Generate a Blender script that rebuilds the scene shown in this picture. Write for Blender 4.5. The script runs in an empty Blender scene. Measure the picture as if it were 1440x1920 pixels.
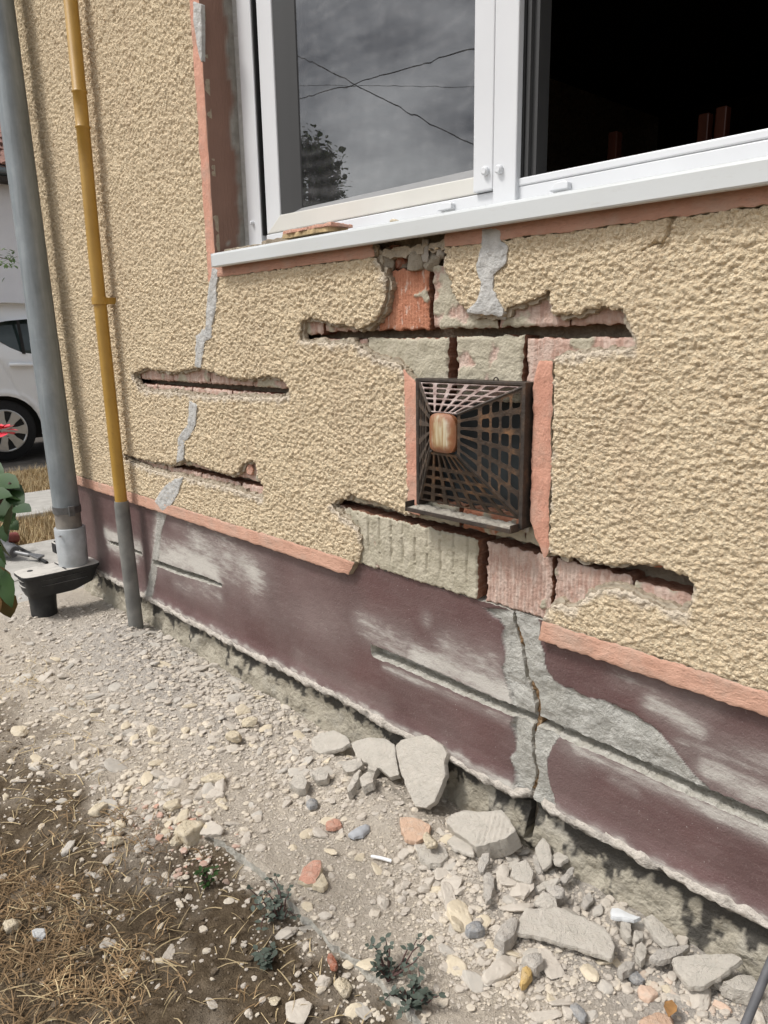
import bpy, bmesh, math, random
import numpy as np
from mathutils import Vector, Matrix

random.seed(7)
rng = np.random.default_rng(7)
S = bpy.context.scene
COL = S.collection
R = math.radians

# ------------------------------------------------------------------ camera
YAW, PITCH, ROLL, FPX = 0.827178, 0.2294917, -0.0168683, 1405.766
CAM = np.array([0.0, -1.26, 1.18])
_f = np.array([-math.sin(YAW) * math.cos(PITCH), math.cos(YAW) * math.cos(PITCH), -math.sin(PITCH)])
_r0 = np.array([math.cos(YAW), math.sin(YAW), 0.0]); _u0 = np.cross(_r0, _f)
_r = math.cos(ROLL) * _r0 + math.sin(ROLL) * _u0
_u = -math.sin(ROLL) * _r0 + math.cos(ROLL) * _u0
cam = bpy.data.objects.new("camera", bpy.data.cameras.new("camera")); COL.objects.link(cam)
m = Matrix.Identity(4)
for i in range(3):
    m[i][0], m[i][1], m[i][2], m[i][3] = _r[i], _u[i], -_f[i], CAM[i]
cam.matrix_world = m
cam.data.sensor_fit = 'HORIZONTAL'; cam.data.sensor_width = 36.0
cam.data.lens = FPX / 1440 * 36.0
cam.data.clip_start = 0.05; cam.data.clip_end = 900
S.camera = cam

# ------------------------------------------------------------------ world, sun, exposure
SUN_DIR = Vector((-0.32, -0.58, 1.0)).normalized()      # towards the sun
w = bpy.data.worlds.new("World"); S.world = w; w.use_nodes = True
nt = w.node_tree; nt.nodes.clear()
out = nt.nodes.new('ShaderNodeOutputWorld'); bg = nt.nodes.new('ShaderNodeBackground')
sky = nt.nodes.new('ShaderNodeTexSky'); sky.sky_type = 'NISHITA'; sky.sun_disc = False
sky.sun_elevation = math.asin(SUN_DIR.z); sky.sun_rotation = math.atan2(SUN_DIR.x, SUN_DIR.y)
sky.air_density = 1.0; sky.dust_density = 3.0
hs = nt.nodes.new('ShaderNodeHueSaturation'); hs.inputs['Saturation'].default_value = 0.22
tc = nt.nodes.new('ShaderNodeTexCoord'); cn = nt.nodes.new('ShaderNodeTexNoise')
mp = nt.nodes.new('ShaderNodeMapping'); mp.inputs['Scale'].default_value = (1.0, 1.0, 2.2)
cn.inputs['Scale'].default_value = 3.4; cn.inputs['Detail'].default_value = 7; cn.inputs['Roughness'].default_value = 0.55
cr = nt.nodes.new('ShaderNodeValToRGB')
cr.color_ramp.elements[0].position = 0.33; cr.color_ramp.elements[0].color = (0.36, 0.37, 0.40, 1)
cr.color_ramp.elements[1].position = 0.68; cr.color_ramp.elements[1].color = (1.72, 1.72, 1.69, 1)
mx = nt.nodes.new('ShaderNodeMix'); mx.data_type = 'RGBA'; mx.blend_type = 'MULTIPLY'; mx.inputs['Factor'].default_value = 1
L = nt.links.new
L(sky.outputs[0], hs.inputs['Color']); L(hs.outputs[0], mx.inputs[6])
L(tc.outputs['Generated'], mp.inputs[0]); L(mp.outputs[0], cn.inputs['Vector']); L(cn.outputs['Fac'], cr.inputs[0])
L(cr.outputs[0], mx.inputs[7]); L(mx.outputs[2], bg.inputs['Color']); L(bg.outputs[0], out.inputs[0])
bg.inputs['Strength'].default_value = 0.135
sl = bpy.data.lights.new("sun", 'SUN'); sl.energy = 1.65; sl.angle = R(11); sl.color = (1.0, 0.965, 0.92)
so = bpy.data.objects.new("sun", sl); COL.objects.link(so); so.location = (-3, -7, 12)
so.rotation_euler = (-SUN_DIR).to_track_quat('-Z', 'Y').to_euler()
S.view_settings.view_transform = 'Standard'; S.view_settings.look = 'None'
S.view_settings.gamma = 1; S.view_settings.use_curve_mapping = False
S.view_settings.exposure = 0.46


# ------------------------------------------------------------------ pixel -> place helpers (photo pixels, 1440 x 1920)
def ray(px, py):
    return _f + _r * (px - 720) / FPX - _u * (py - 960) / FPX
def Wp(px, py, y=0.0):                      # point on the vertical plane at depth y
    d = ray(px, py); return CAM + d * ((y - CAM[1]) / d[1])
def Wxz(pts, y=0.0):
    a = [Wp(px, py, y) for px, py in pts]
    return np.array([[p[0], p[2]] for p in a])
def Gp(px, py, z=0.0):                      # point on the horizontal plane at height z
    d = ray(px, py); return CAM + d * ((z - CAM[2]) / d[2])
def Xp(px, py, x):                          # point on the plane at a given x
    d = ray(px, py); return CAM + d * ((x - CAM[0]) / d[0])
def Pp(px, py, p0, n):                      # point on any plane
    d = ray(px, py); return CAM + d * (np.dot(p0 - CAM, n) / np.dot(d, n))
def rect(x0, z0, x1, z1):
    return np.array([[x0, z0], [x1, z0], [x1, z1], [x0, z1]])


# ------------------------------------------------------------------ noise
_P = rng.permutation(512); _P = np.concatenate([_P, _P])
_A = rng.random(512) * 2 * np.pi; _GX, _GY = np.cos(_A), np.sin(_A)
_RA, _RB, _RC = rng.random(512), rng.random(512), rng.random(512)
def _h(ix, iy, s): return _P[(_P[(ix + s * 37) & 511] + iy) & 511]
def pn(x, y, s=0):
    x = np.asarray(x, float); y = np.asarray(y, float)
    ix = np.floor(x).astype(int); iy = np.floor(y).astype(int); fx = x - ix; fy = y - iy
    def g(a, b):
        h = _h(ix + a, iy + b, s); return _GX[h] * (fx - a) + _GY[h] * (fy - b)
    ux = fx * fx * fx * (fx * (fx * 6 - 15) + 10); uy = fy * fy * fy * (fy * (fy * 6 - 15) + 10)
    a = g(0, 0) + ux * (g(1, 0) - g(0, 0)); b = g(0, 1) + ux * (g(1, 1) - g(0, 1))
    return (a + uy * (b - a)) * 1.5
def fbm(x, y, f, o=4, s=0, k=0.5):
    t = 0; a = 1
    for i in range(o):
        t = t + a * pn(np.asarray(x) * f, np.asarray(y) * f, s + i); f *= 2.03; a *= k
    return t
def worley(x, y, s=0):
    ix = np.floor(x).astype(int); iy = np.floor(y).astype(int); fx = x - ix; fy = y - iy
    d1 = np.full(np.shape(x), 9.0); idv = np.zeros(np.shape(x))
    for a in (-1, 0, 1):
        for b in (-1, 0, 1):
            h = _h(ix + a, iy + b, s)
            d = (a + _RA[h] - fx) ** 2 + (b + _RB[h] - fy) ** 2
            c = d < d1; idv = np.where(c, _RC[h], idv); d1 = np.where(c, d, d1)
    return np.sqrt(d1), idv
def sstep(a, b, x):
    t = np.clip((x - a) / (b - a), 0, 1); return t * t * (3 - 2 * t)


def sdf(X, Z, poly, margin=0.04):
    """signed distance to a polygon, negative inside (far points only get a large value)"""
    out = np.full(X.shape, margin)
    lo = poly.min(0) - margin; hi = poly.max(0) + margin
    k = (X > lo[0]) & (X < hi[0]) & (Z > lo[1]) & (Z < hi[1])
    if not k.any(): return out
    x = X[k]; z = Z[k]; d = np.full(x.shape, 1e9); ins = np.zeros(x.shape, bool)
    n = len(poly)
    for i in range(n):
        a = poly[i]; b = poly[(i + 1) % n]; e = b - a; L2 = max(e @ e, 1e-12)
        t = np.clip(((x - a[0]) * e[0] + (z - a[1]) * e[1]) / L2, 0, 1)
        d = np.minimum(d, (x - a[0] - t * e[0]) ** 2 + (z - a[1] - t * e[1]) ** 2)
        c = (a[1] > z) != (b[1] > z)
        if abs(e[1]) > 1e-12:
            ins ^= c & (x < e[0] * (z - a[1]) / e[1] + a[0])
    d = np.sqrt(d); out[k] = np.where(ins, -d, np.minimum(d, margin)); return out
def linedist(X, Z, pts):
    d = np.full(X.shape, 1e9)
    for a, b in zip(pts[:-1], pts[1:]):
        e = b - a; t = np.clip(((X - a[0]) * e[0] + (Z - a[1]) * e[1]) / max(e @ e, 1e-12), 0, 1)
        d = np.minimum(d, (X - a[0] - t * e[0]) ** 2 + (Z - a[1] - t * e[1]) ** 2)
    return np.sqrt(d)


# ------------------------------------------------------------------ mesh helpers
def mk_mesh(name, V, Q, matidx=None, smooth=True, attrs=None):
    """Q: list of arrays (n x 3 or n x 4)"""
    me = bpy.data.meshes.new(name)
    V = np.asarray(V, np.float32); Q = [np.asarray(q, np.int32) for q in Q if len(q)]
    me.vertices.add(len(V)); me.vertices.foreach_set("co", V.ravel())
    loops = np.concatenate([q.ravel() for q in Q]); cnt = np.concatenate([np.full(len(q), q.shape[1]) for q in Q])
    me.loops.add(len(loops)); me.loops.foreach_set("vertex_index", loops)
    me.polygons.add(len(cnt)); me.polygons.foreach_set("loop_start", np.concatenate([[0], np.cumsum(cnt)[:-1]]).astype(np.int32))
    if matidx is not None: me.polygons.foreach_set("material_index", np.asarray(matidx, np.int32))
    me.update(calc_edges=True)
    sm = np.full(len(cnt), smooth) if np.isscalar(smooth) else np.asarray(smooth)
    me.polygons.foreach_set("use_smooth", sm)
    for k, v in (attrs or {}).items():
        a = me.attributes.new(k, 'FLOAT', 'POINT'); a.data.foreach_set("value", np.asarray(v, np.float32))
    return me
def add(name, me, mats, parent=None, label=None, kind=None):
    o = bpy.data.objects.new(name, me); COL.objects.link(o)
    for mt in (mats if isinstance(mats, (list, tuple)) else [mats]):
        if me.materials.find(mt.name) < 0 or len(me.materials) < 1: me.materials.append(mt)
    if parent is not None:
        o.parent = parent
        if parent.parent is None: o.matrix_parent_inverse = Matrix.Translation(-parent.location)
    if label: o["label"] = label
    if kind: o["kind"] = kind
    return o
def tag(o, label, cat, group=None, kind=None):
    o["label"] = label; o["category"] = cat
    if group: o["group"] = group
    if kind: o["kind"] = kind
    return o
def thing(name, label, cat, loc=(0, 0, 0), group=None):
    o = bpy.data.objects.new(name, None); COL.objects.link(o); o.location = loc; o.empty_display_size = 0.1
    return tag(o, label, cat, group)

E1, E2, EN = np.array([1., 0, 0]), np.array([0, 0, 1.]), np.array([0, -1., 0])
def sheet(name, poly, res, O=(0, 0, 0), frame=(E1, E2, EN), relief=None, depth=0.03, holes=(), jit=(0.0, 60), us=None,
          vs=None, flare=0.0, attrs=None, closed=False, seed=0, rnd=0.0, hole_off=0.0):
    """relief sheet in a local frame (u, v, outward h); torn outline, real thickness behind its edges"""
    poly = np.asarray(poly, float); lo, hi = poly.min(0), poly.max(0)
    if us is None: us = np.linspace(lo[0] - res, hi[0] + res, max(4, int((hi[0] - lo[0]) / res) + 3))
    if vs is None: vs = np.linspace(lo[1] - res, hi[1] + res, max(4, int((hi[1] - lo[1]) / res) + 3))
    U, V = np.meshgrid(us, vs, indexing='ij')
    s = sdf(U, V, poly)
    for hpoly in holes: s = np.maximum(s, -sdf(U, V, np.asarray(hpoly)) - hole_off)
    if jit[0]: s = s + jit[0] * fbm(U, V, jit[1], 3, 11 + seed)
    gu, gv = np.gradient(s, us, vs); g2 = gu * gu + gv * gv + 1e-6
    keep = (s[:-1, :-1] + s[1:, :-1] + s[:-1, 1:] + s[1:, 1:]) < 0
    nu, nv = U.shape; idx = np.arange(nu * nv).reshape(nu, nv)
    quads = np.stack([idx[:-1, :-1], idx[1:, :-1], idx[1:, 1:], idx[:-1, 1:]], -1)[keep]
    if len(quads) == 0: return None
    cnt = np.zeros((nu, nv), int)
    for a, b in ((slice(None, -1), slice(None, -1)), (slice(1, None), slice(None, -1)), (slice(1, None), slice(1, None)), (slice(None, -1), slice(1, None))):
        cnt[a, b] += keep
    bnd = (cnt > 0) & (cnt < 4)
    du = np.minimum(np.gradient(us)[:, None], 1) * 0.75; dv = np.gradient(vs)[None, :] * 0.75
    U = np.where(bnd, U - np.clip(s * gu / g2, -du, du), U); V = np.where(bnd, V - np.clip(s * gv / g2, -dv, dv), V)
    s2 = np.where(bnd, 0, np.minimum(s, 0))
    H = relief(U, V, s2) if relief else np.zeros_like(U)
    if rnd: H = H - rnd * (1 - np.sqrt(np.clip(1 - (1 - np.clip(-s2 / rnd, 0, 1)) ** 2, 0, 1)))
    A = {k: np.broadcast_to(fn(U, V, s2), U.shape).ravel() for k, fn in (attrs or {}).items()}
    used = np.zeros(nu * nv, bool); used[quads.ravel()] = True
    new = np.cumsum(used) - 1; quads = new[quads]
    u, v, hh = U.ravel()[used], V.ravel()[used], H.ravel()[used]
    A = {k: a[used] for k, a in A.items()}
    # boundary edges
    e = np.concatenate([quads[:, [0, 1]], quads[:, [1, 2]], quads[:, [2, 3]], quads[:, [3, 0]]])
    key = np.minimum(e[:, 0], e[:, 1]).astype(np.int64) * (len(u) + 1) + np.maximum(e[:, 0], e[:, 1])
    _, inv, c = np.unique(key, return_inverse=True, return_counts=True)
    be = e[c[inv] == 1]
    bv = np.unique(be); n0 = len(u); nb = len(bv)
    mp_ = np.full(n0, -1); mp_[bv] = np.arange(nb)
    su = np.interp(u[bv], us, np.arange(nu)).round().astype(int).clip(0, nu - 1)
    sv = np.interp(v[bv], vs, np.arange(nv)).round().astype(int).clip(0, nv - 1)
    ng = np.sqrt(g2[su, sv]); fu, fv = gu[su, sv] / ng, gv[su, sv] / ng
    nz = 0.5 + 0.5 * pn(u[bv] * 70, v[bv] * 70, 5 + seed)
    # ring a: rim copy, ring b: middle of the broken edge, ring c: back
    ua, va, ha = u[bv], v[bv], hh[bv]
    ub, vb, hb = ua + fu * flare * nz, va + fv * flare * nz, ha - depth * 0.45
    uc, vc, hc = ua + fu * flare * 1.2 * nz, va + fv * flare * 1.2 * nz, np.full(nb, -depth)
    allu, allv, allh = np.concatenate([u, ua, ub, uc]), np.concatenate([v, va, vb, vc]), np.concatenate([hh, ha, hb, hc])
    i0, i1 = mp_[be[:, 0]], mp_[be[:, 1]]
    sk = np.concatenate([np.stack([n0 + i1, n0 + i0, n0 + nb + i0, n0 + nb + i1], 1),
                         np.stack([n0 + nb + i1, n0 + nb + i0, n0 + 2 * nb + i0, n0 + 2 * nb + i1], 1)])
    Q = [np.concatenate([quads, sk])]; nq, ns = len(quads), len(sk)
    A = {k: np.concatenate([a, a[bv], a[bv], a[bv]]) for k, a in A.items()}
    if closed:
        k0 = len(allu); allu = np.concatenate([allu, u]); allv = np.concatenate([allv, v]); allh = np.concatenate([allh, np.full(n0, -depth)])
        Q = [np.concatenate([Q[0], quads[:, ::-1] + k0])]; A = {k: np.concatenate([a, a[:n0]]) for k, a in A.items()}
    F1, F2, F3 = frame
    P = np.asarray(O, float) + allu[:, None] * F1 + allv[:, None] * F2 + allh[:, None] * F3
    tot = len(Q[0]); mi = np.zeros(tot, int); mi[nq:] = 1
    smo = np.ones(tot, bool); smo[nq:] = False
    return mk_mesh(name, P, Q, mi, smo, A)


class MB:                                      # collects simple shapes into one mesh
    def __init__(s): s.v = []; s.f = []
    def box(s, x0, y0, z0, x1, y1, z1):
        b = len(s.v); s.v += [(x, y, z) for x in (x0, x1) for y in (y0, y1) for z in (z0, z1)]
        s.f += [tuple(b + i for i in q) for q in ((0, 1, 3, 2), (4, 6, 7, 5), (0, 4, 5, 1), (2, 3, 7, 6), (0, 2, 6, 4), (1, 5, 7, 3))]
        return s
    def tube(s, pts, rad, n=16, cap=True):
        pts = [Vector(p) for p in pts]; rads = rad if isinstance(rad, (list, tuple)) else [rad] * len(pts); b = len(s.v)
        up = None
        for i, p in enumerate(pts):
            t = (pts[min(i + 1, len(pts) - 1)] - pts[max(i - 1, 0)]).normalized()
            if up is None: up = t.orthogonal().normalized()
            up = (up - t * up.dot(t)).normalized(); sd = t.cross(up)
            for k in range(n):
                a = 2 * math.pi * k / n; s.v.append(tuple(p + (up * math.cos(a) + sd * math.sin(a)) * rads[i]))
        for i in range(len(pts) - 1):
            for k in range(n):
                s.f.append((b + i * n + k, b + i * n + (k + 1) % n, b + (i + 1) * n + (k + 1) % n, b + (i + 1) * n + k))
        if cap:
            s.f.append(tuple(b + k for k in reversed(range(n)))); s.f.append(tuple(b + (len(pts) - 1) * n + k for k in range(n)))
        return s
    def prism(s, outline, vec):                # outline: list of 3D points, vec: extrusion
        b = len(s.v); n = len(outline); vec = np.asarray(vec)
        s.v += [tuple(p) for p in outline] + [tuple(np.asarray(p) + vec) for p in outline]
        s.f += [tuple(b + i for i in range(n)), tuple(b + n + i for i in reversed(range(n)))]
        s.f += [(b + i, b + n + i, b + n + (i + 1) % n, b + (i + 1) % n) for i in range(n)]
        return s
    def build(s, name, mat, parent=None, bevel=0.0, smooth=False, label=None, segs=2):
        me = bpy.data.meshes.new(name); me.from_pydata(s.v, [], s.f)
        bm = bmesh.new(); bm.from_mesh(me)
        bmesh.ops.recalc_face_normals(bm, faces=bm.faces)
        if bevel: bmesh.ops.bevel(bm, geom=[e for e in bm.edges if e.is_manifold and e.calc_face_angle(0) > 0.5], offset=bevel, segments=segs, profile=0.5, affect='EDGES', clamp_overlap=True)
        if smooth:
            for e in bm.edges:
                if e.is_manifold and e.calc_face_angle(0) > 0.7: e.smooth = False
        for f in bm.faces: f.smooth = bool(smooth)
        bm.to_mesh(me); bm.free()
        return add(name, me, mat, parent, label)


# ------------------------------------------------------------------ materials
def s2l(r, g, b):
    return tuple(((c / 255) / 12.92 if c / 255 <= 0.04045 else ((c / 255 + 0.055) / 1.055) ** 2.4) for c in (r, g, b)) + (1,)
class Mat:
    def __init__(s, name, rough=0.9, metal=0.0, spec=0.3):
        s.m = bpy.data.materials.new(name); s.m.use_nodes = True; s.t = s.m.node_tree
        s.b = s.t.nodes['Principled BSDF']; s.b.inputs['Roughness'].default_value = rough; s.b.inputs['Metallic'].default_value = metal
        s.b.inputs['Specular IOR Level'].default_value = spec
        s.pos = s.t.nodes.new('ShaderNodeTexCoord').outputs['Object']; s.nrm = None
    def link(s, a, b):
        if hasattr(a, 'links'): s.t.links.new(a, b)
        else: b.default_value = a
    def noise(s, scale, detail=4, rough=0.55, stretch=None, dist=0.0):
        n = s.t.nodes.new('ShaderNodeTexNoise'); n.inputs['Scale'].default_value = scale; n.inputs['Detail'].default_value = detail
        n.inputs['Roughness'].default_value = rough; n.inputs['Distortion'].default_value = dist
        v = s.pos
        if stretch:
            mpn = s.t.nodes.new('ShaderNodeMapping'); mpn.inputs['Scale'].default_value = stretch; s.t.links.new(v, mpn.inputs[0]); v = mpn.outputs[0]
        s.t.links.new(v, n.inputs['Vector']); return n.outputs['Fac']
    def voro(s, scale, feature='F1'):
        n = s.t.nodes.new('ShaderNodeTexVoronoi'); n.inputs['Scale'].default_value = scale; n.feature = feature
        s.t.links.new(s.pos, n.inputs['Vector']); return n.outputs['Distance']
    def ramp(s, fac, *stops):
        n = s.t.nodes.new('ShaderNodeValToRGB'); e = n.color_ramp.elements
        while len(e) < len(stops): e.new(0.5)
        for el, (p, c) in zip(e, stops): el.position = p; el.color = c if len(c) == 4 else tuple(c) + (1,)
        s.link(fac, n.inputs[0]); return n.outputs[0]
    def rng(s, fac, a, b, lo=0.0, hi=1.0):
        n = s.t.nodes.new('ShaderNodeMapRange'); s.link(fac, n.inputs[0])
        for i, v in zip((1, 2, 3, 4), (a, b, lo, hi)): n.inputs[i].default_value = v
        return n.outputs[0]
    def mix(s, f, a, b, mode='MIX'):
        n = s.t.nodes.new('ShaderNodeMix'); n.data_type = 'RGBA'; n.blend_type = mode
        s.link(f, n.inputs[0]); s.link(a, n.inputs[6]); s.link(b, n.inputs[7]); return n.outputs[2]
    def math(s, op, a, b=0.0):
        n = s.t.nodes.new('ShaderNodeMath'); n.operation = op; s.link(a, n.inputs[0]); s.link(b, n.inputs[1]); return n.outputs[0]
    def attr(s, name, kind='GEOMETRY'):
        n = s.t.nodes.new('ShaderNodeAttribute'); n.attribute_name = name; n.attribute_type = kind; return n.outputs['Fac']
    def objrand(s):
        return s.t.nodes.new('ShaderNodeObjectInfo').outputs['Random']
    def bump(s, h, dist, strength=1.0):
        n = s.t.nodes.new('ShaderNodeBump'); n.inputs['Distance'].default_value = dist; n.inputs['Strength'].default_value = strength
        s.link(h, n.inputs['Height'])
        if s.nrm is not None: s.t.links.new(s.nrm, n.inputs['Normal'])
        s.nrm = n.outputs[0]; s.t.links.new(s.nrm, s.b.inputs['Normal']); return s
    def col(s, c): s.link(c, s.b.inputs['Base Color']); return s
    def rough(s, c): s.link(c, s.b.inputs['Roughness']); return s

def simple(name, c, rough=0.6, metal=0.0, spec=0.4, var=0.15, scale=30, bump=0.0, stretch=None):
    M = Mat(name, rough, metal, spec); c = np.array(c[:3])
    n = M.noise(scale, 5, stretch=stretch)
    M.col(M.ramp(n, (0.3, tuple(c * (1 - var))), (0.7, tuple(np.minimum(c * (1 + var), 1)))))
    if bump: M.bump(n, bump)
    return M.m

# roughcast render
M = Mat('roughcast', 0.95, 0, 0.15)
n1 = M.noise(3.0, 4); n2 = M.noise(160, 3); n3 = M.noise(22, 5)
c = M.ramp(n1, (0.25, (0.64, 0.505, 0.345)), (0.75, (0.74, 0.60, 0.405)))
c = M.mix(M.rng(n2, 0.42, 0.68), c, (0.78, 0.665, 0.48, 1)); c = M.mix(M.rng(M.noise(210, 3), 0.52, 0.68, 0, 0.55), c, (0.46, 0.33, 0.19, 1))
c = M.mix(M.rng(n3, 0.62, 0.8, 0, 0.35), c, (0.50, 0.37, 0.22, 1))
c = M.mix(M.rng(M.noise(5, 5, 0.6, (1.6, 1, 0.35)), 0.55, 0.75, 0, 0.35), c, (0.55, 0.41, 0.28, 1)); c = M.mix(M.attr('dust'), c, (0.66, 0.58, 0.48, 1))
M.col(c).bump(M.math('SUBTRACT', 1.0, M.voro(170)), 0.0035, 0.9).bump(M.noise(380, 4), 0.004, 1.0)
ROUGHCAST = M.m
M = Mat('broken_plaster', 0.95, 0, 0.15)
n1 = M.noise(60, 5)
M.col(M.ramp(n1, (0.3, (0.27, 0.22, 0.16)), (0.55, (0.40, 0.335, 0.25)), (0.75, (0.48, 0.41, 0.31)))).bump(M.noise(140, 5), 0.008)
PLASTER = M.m
M = Mat('grey_base_coat', 0.95, 0, 0.15)
M.col(M.ramp(M.noise(35, 6), (0.3, (0.37, 0.32, 0.25)), (0.7, (0.54, 0.47, 0.37)))).bump(M.noise(110, 6), 0.006); BASECOAT = M.m
# peach paint, brushed
def peach(name, ca, cb, stretch):
    M = Mat(name, 0.75, 0, 0.3)
    n1 = M.noise(9, 4); n2 = M.noise(120, 5, 0.65, stretch)
    c = M.ramp(n1, (0.3, ca), (0.7, cb)); c = M.mix(M.rng(n2, 0.52, 0.75, 0, 0.55), c, tuple(np.array(ca) * 0.7) + (1,))
    c = M.mix(M.rng(M.noise(13, 6, 0.65), 0.48, 0.72, 0, 0.6), c, (0.46, 0.36, 0.29, 1)); c = M.mix(M.rng(M.noise(90, 5, 0.65), 0.66, 0.72, 0, 0.7), c, (0.30, 0.19, 0.14, 1))
    M.col(c).bump(n2, 0.004, 0.8).bump(M.noise(220, 5), 0.0015); return M.m
PEACH_V = peach('peach_paint_upright', (0.56, 0.275, 0.195), (0.63, 0.34, 0.245), (1, 1, 0.5))
PEACH_H = peach('peach_paint_level', (0.53, 0.30, 0.215), (0.63, 0.38, 0.28), (0.4, 1, 1))
PEACH_S = peach('peach_paint_sill_shade', (0.47, 0.265, 0.19), (0.55, 0.31, 0.23), (0.4, 1, 1))  # darker peach: the sill's shade is put into the colour
M = Mat('reveal_peach_shaded', 0.75, 0, 0.3)  # peach turned brown, the reveal's shade is in the colour
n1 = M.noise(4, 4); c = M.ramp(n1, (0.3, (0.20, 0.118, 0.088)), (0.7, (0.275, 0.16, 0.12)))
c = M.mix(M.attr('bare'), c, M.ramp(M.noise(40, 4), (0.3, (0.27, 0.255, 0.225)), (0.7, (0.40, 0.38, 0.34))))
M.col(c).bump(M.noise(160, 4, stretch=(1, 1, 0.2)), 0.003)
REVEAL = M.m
# cement patch
M = Mat('cement', 0.95, 0, 0.15)
n1 = M.noise(35, 5); c = M.ramp(n1, (0.3, (0.40, 0.395, 0.38)), (0.7, (0.54, 0.53, 0.505)))
M.col(c).bump(M.noise(90, 6), 0.006)
CEMENT = M.m
# bricks
def brick_mat(name, ca, cb, dust):
    M = Mat(name, 0.92, 0, 0.15)
    n1 = M.noise(30, 5); c = M.ramp(n1, (0.3, ca), (0.7, cb))
    d = M.rng(M.noise(70, 5, stretch=(1, 1, 0.35)), *dust)
    c = M.mix(d, c, (0.60, 0.48, 0.41, 1))
    mm = M.attr('mortar'); mc = M.ramp(M.noise(25, 6), (0.3, (0.38, 0.345, 0.26)), (0.7, (0.52, 0.475, 0.375)))
    c = M.mix(mm, c, mc); M.col(c).bump(M.noise(150, 5), 0.004); return M.m
BRICK_RED = brick_mat('brick_red', (0.42, 0.17, 0.10), (0.54, 0.26, 0.165), (0.60, 0.66, 0, 0.7))
BRICK_PINK = brick_mat('brick_dusty', (0.42, 0.265, 0.21), (0.53, 0.375, 0.31), (0.42, 0.60, 0, 0.75))
M = Mat('brick_broken_side', 0.95, 0, 0.1)
M.col(M.ramp(M.noise(45, 5), (0.3, (0.22, 0.10, 0.06)), (0.7, (0.36, 0.21, 0.15)))).bump(M.noise(120, 5), 0.005)
BRICK_SIDE = M.m
M = Mat('old_mortar', 0.95, 0, 0.1)
M.col(M.ramp(M.noise(40, 5), (0.3, (0.20, 0.16, 0.12)), (0.7, (0.33, 0.28, 0.21)))).bump(M.noise(90, 5), 0.01)
MORTAR = M.m
# plinth
M = Mat('plinth_paint', 0.5, 0, 0.4)
n1 = M.noise(5, 4); n2 = M.noise(60, 5, stretch=(0.25, 1, 1)); n3 = M.noise(130, 3)
c = M.ramp(n1, (0.3, (0.085, 0.041, 0.040)), (0.7, (0.125, 0.062, 0.060)))
c = M.mix(M.rng(n2, 0.5, 0.8, 0, 0.25), c, (0.26, 0.20, 0.19, 1))
c = M.mix(M.rng(M.noise(3.2, 6, 0.65), 0.35, 0.7, 0.07, 0.36), c, (0.235, 0.19, 0.18, 1))
dst = M.attr('dust'); sm = M.math('MULTIPLY', dst, M.rng(M.noise(60, 7, 0.7, (0.4, 1, 1)), 0.25, 0.7, 0.6, 1.2))
scr = M.rng(M.math('ADD', dst, M.rng(M.noise(85, 8, 0.72, (0.22, 1, 1)), 0.2, 0.8, -0.5, 0.5)), 0.36, 0.82)   # scuffed, streaky edge of the stone dust
dn = M.math('ADD', M.math('MULTIPLY', sm, 0.5), M.math('MULTIPLY', scr, M.math('MINIMUM', M.math('MULTIPLY', dst, 1.4), 0.55)))
c = M.mix(M.math('MINIMUM', dn, 1.0), c, (0.52, 0.495, 0.45, 1))
sp = M.rng(M.voro(70), 0.05, 0.09, 1, 0); sp = M.math('MULTIPLY', sp, M.rng(M.noise(11, 3), 0.5, 0.6))
c = M.mix(M.math('MULTIPLY', sp, 0.8), c, (0.55, 0.5, 0.46, 1)); c = M.mix(M.rng(M.noise(180, 5, 0.7), 0.58, 0.72, 0, 0.45), c, (0.33, 0.27, 0.25, 1)); c = M.mix(M.rng(M.noise(75, 5, 0.7), 0.64, 0.72, 0, 0.5), c, (0.075, 0.045, 0.042, 1))
br = M.attr('bare'); cc = M.ramp(M.noise(28, 7, 0.65), (0.25, (0.34, 0.33, 0.295)), (0.5, (0.48, 0.47, 0.43)), (0.72, (0.58, 0.565, 0.52)))
cc = M.mix(M.rng(M.noise(6, 5), 0.5, 0.7, 0, 0.55), cc, (0.36, 0.345, 0.30, 1)); c = M.mix(br, c, cc); M.col(c)
M.rough(M.rng(M.math('MAXIMUM', br, dst), 0, 0.5, 0.42, 0.95))
M.bump(M.math('MULTIPLY', M.noise(75, 6, 0.65), M.rng(br, 0, 1, 0.12, 1)), 0.012)
M.bump(M.noise(120, 4, stretch=(0.35, 1, 1)), 0.0007).bump(M.noise(260, 5), 0.0015)
PLINTH = M.m
M = Mat('dusty_concrete', 0.95, 0, 0.1)
M.col(M.ramp(M.noise(40, 6), (0.3, (0.36, 0.34, 0.29)), (0.7, (0.52, 0.50, 0.45)))).bump(M.noise(110, 6), 0.006)
DUSTCON = M.m
M = Mat('earth_in_crack', 0.98, 0, 0.05)
M.col(M.ramp(M.noise(80, 5), (0.3, (0.15, 0.085, 0.04)), (0.7, (0.34, 0.235, 0.14)))).bump(M.noise(120, 5), 0.008)
CRACKFILL = M.m
M = Mat('foundation', 0.95, 0, 0.15)
c = M.ramp(M.noise(22, 6), (0.3, (0.31, 0.28, 0.22)), (0.7, (0.45, 0.41, 0.33)))
c = M.mix(M.rng(M.noise(9, 6), 0.55, 0.7, 0, 0.6), c, (0.36, 0.34, 0.30, 1))
c = M.mix(M.attr('tar_shade'), c, (0.045, 0.042, 0.038, 1)); M.col(c).bump(M.noise(70, 6), 0.012)
FOUND = M.m
M = Mat('plinth_lip', 0.95, 0, 0.15)
c = M.ramp(M.noise(60, 6), (0.3, (0.42, 0.38, 0.33)), (0.7, (0.58, 0.53, 0.47)))
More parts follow.
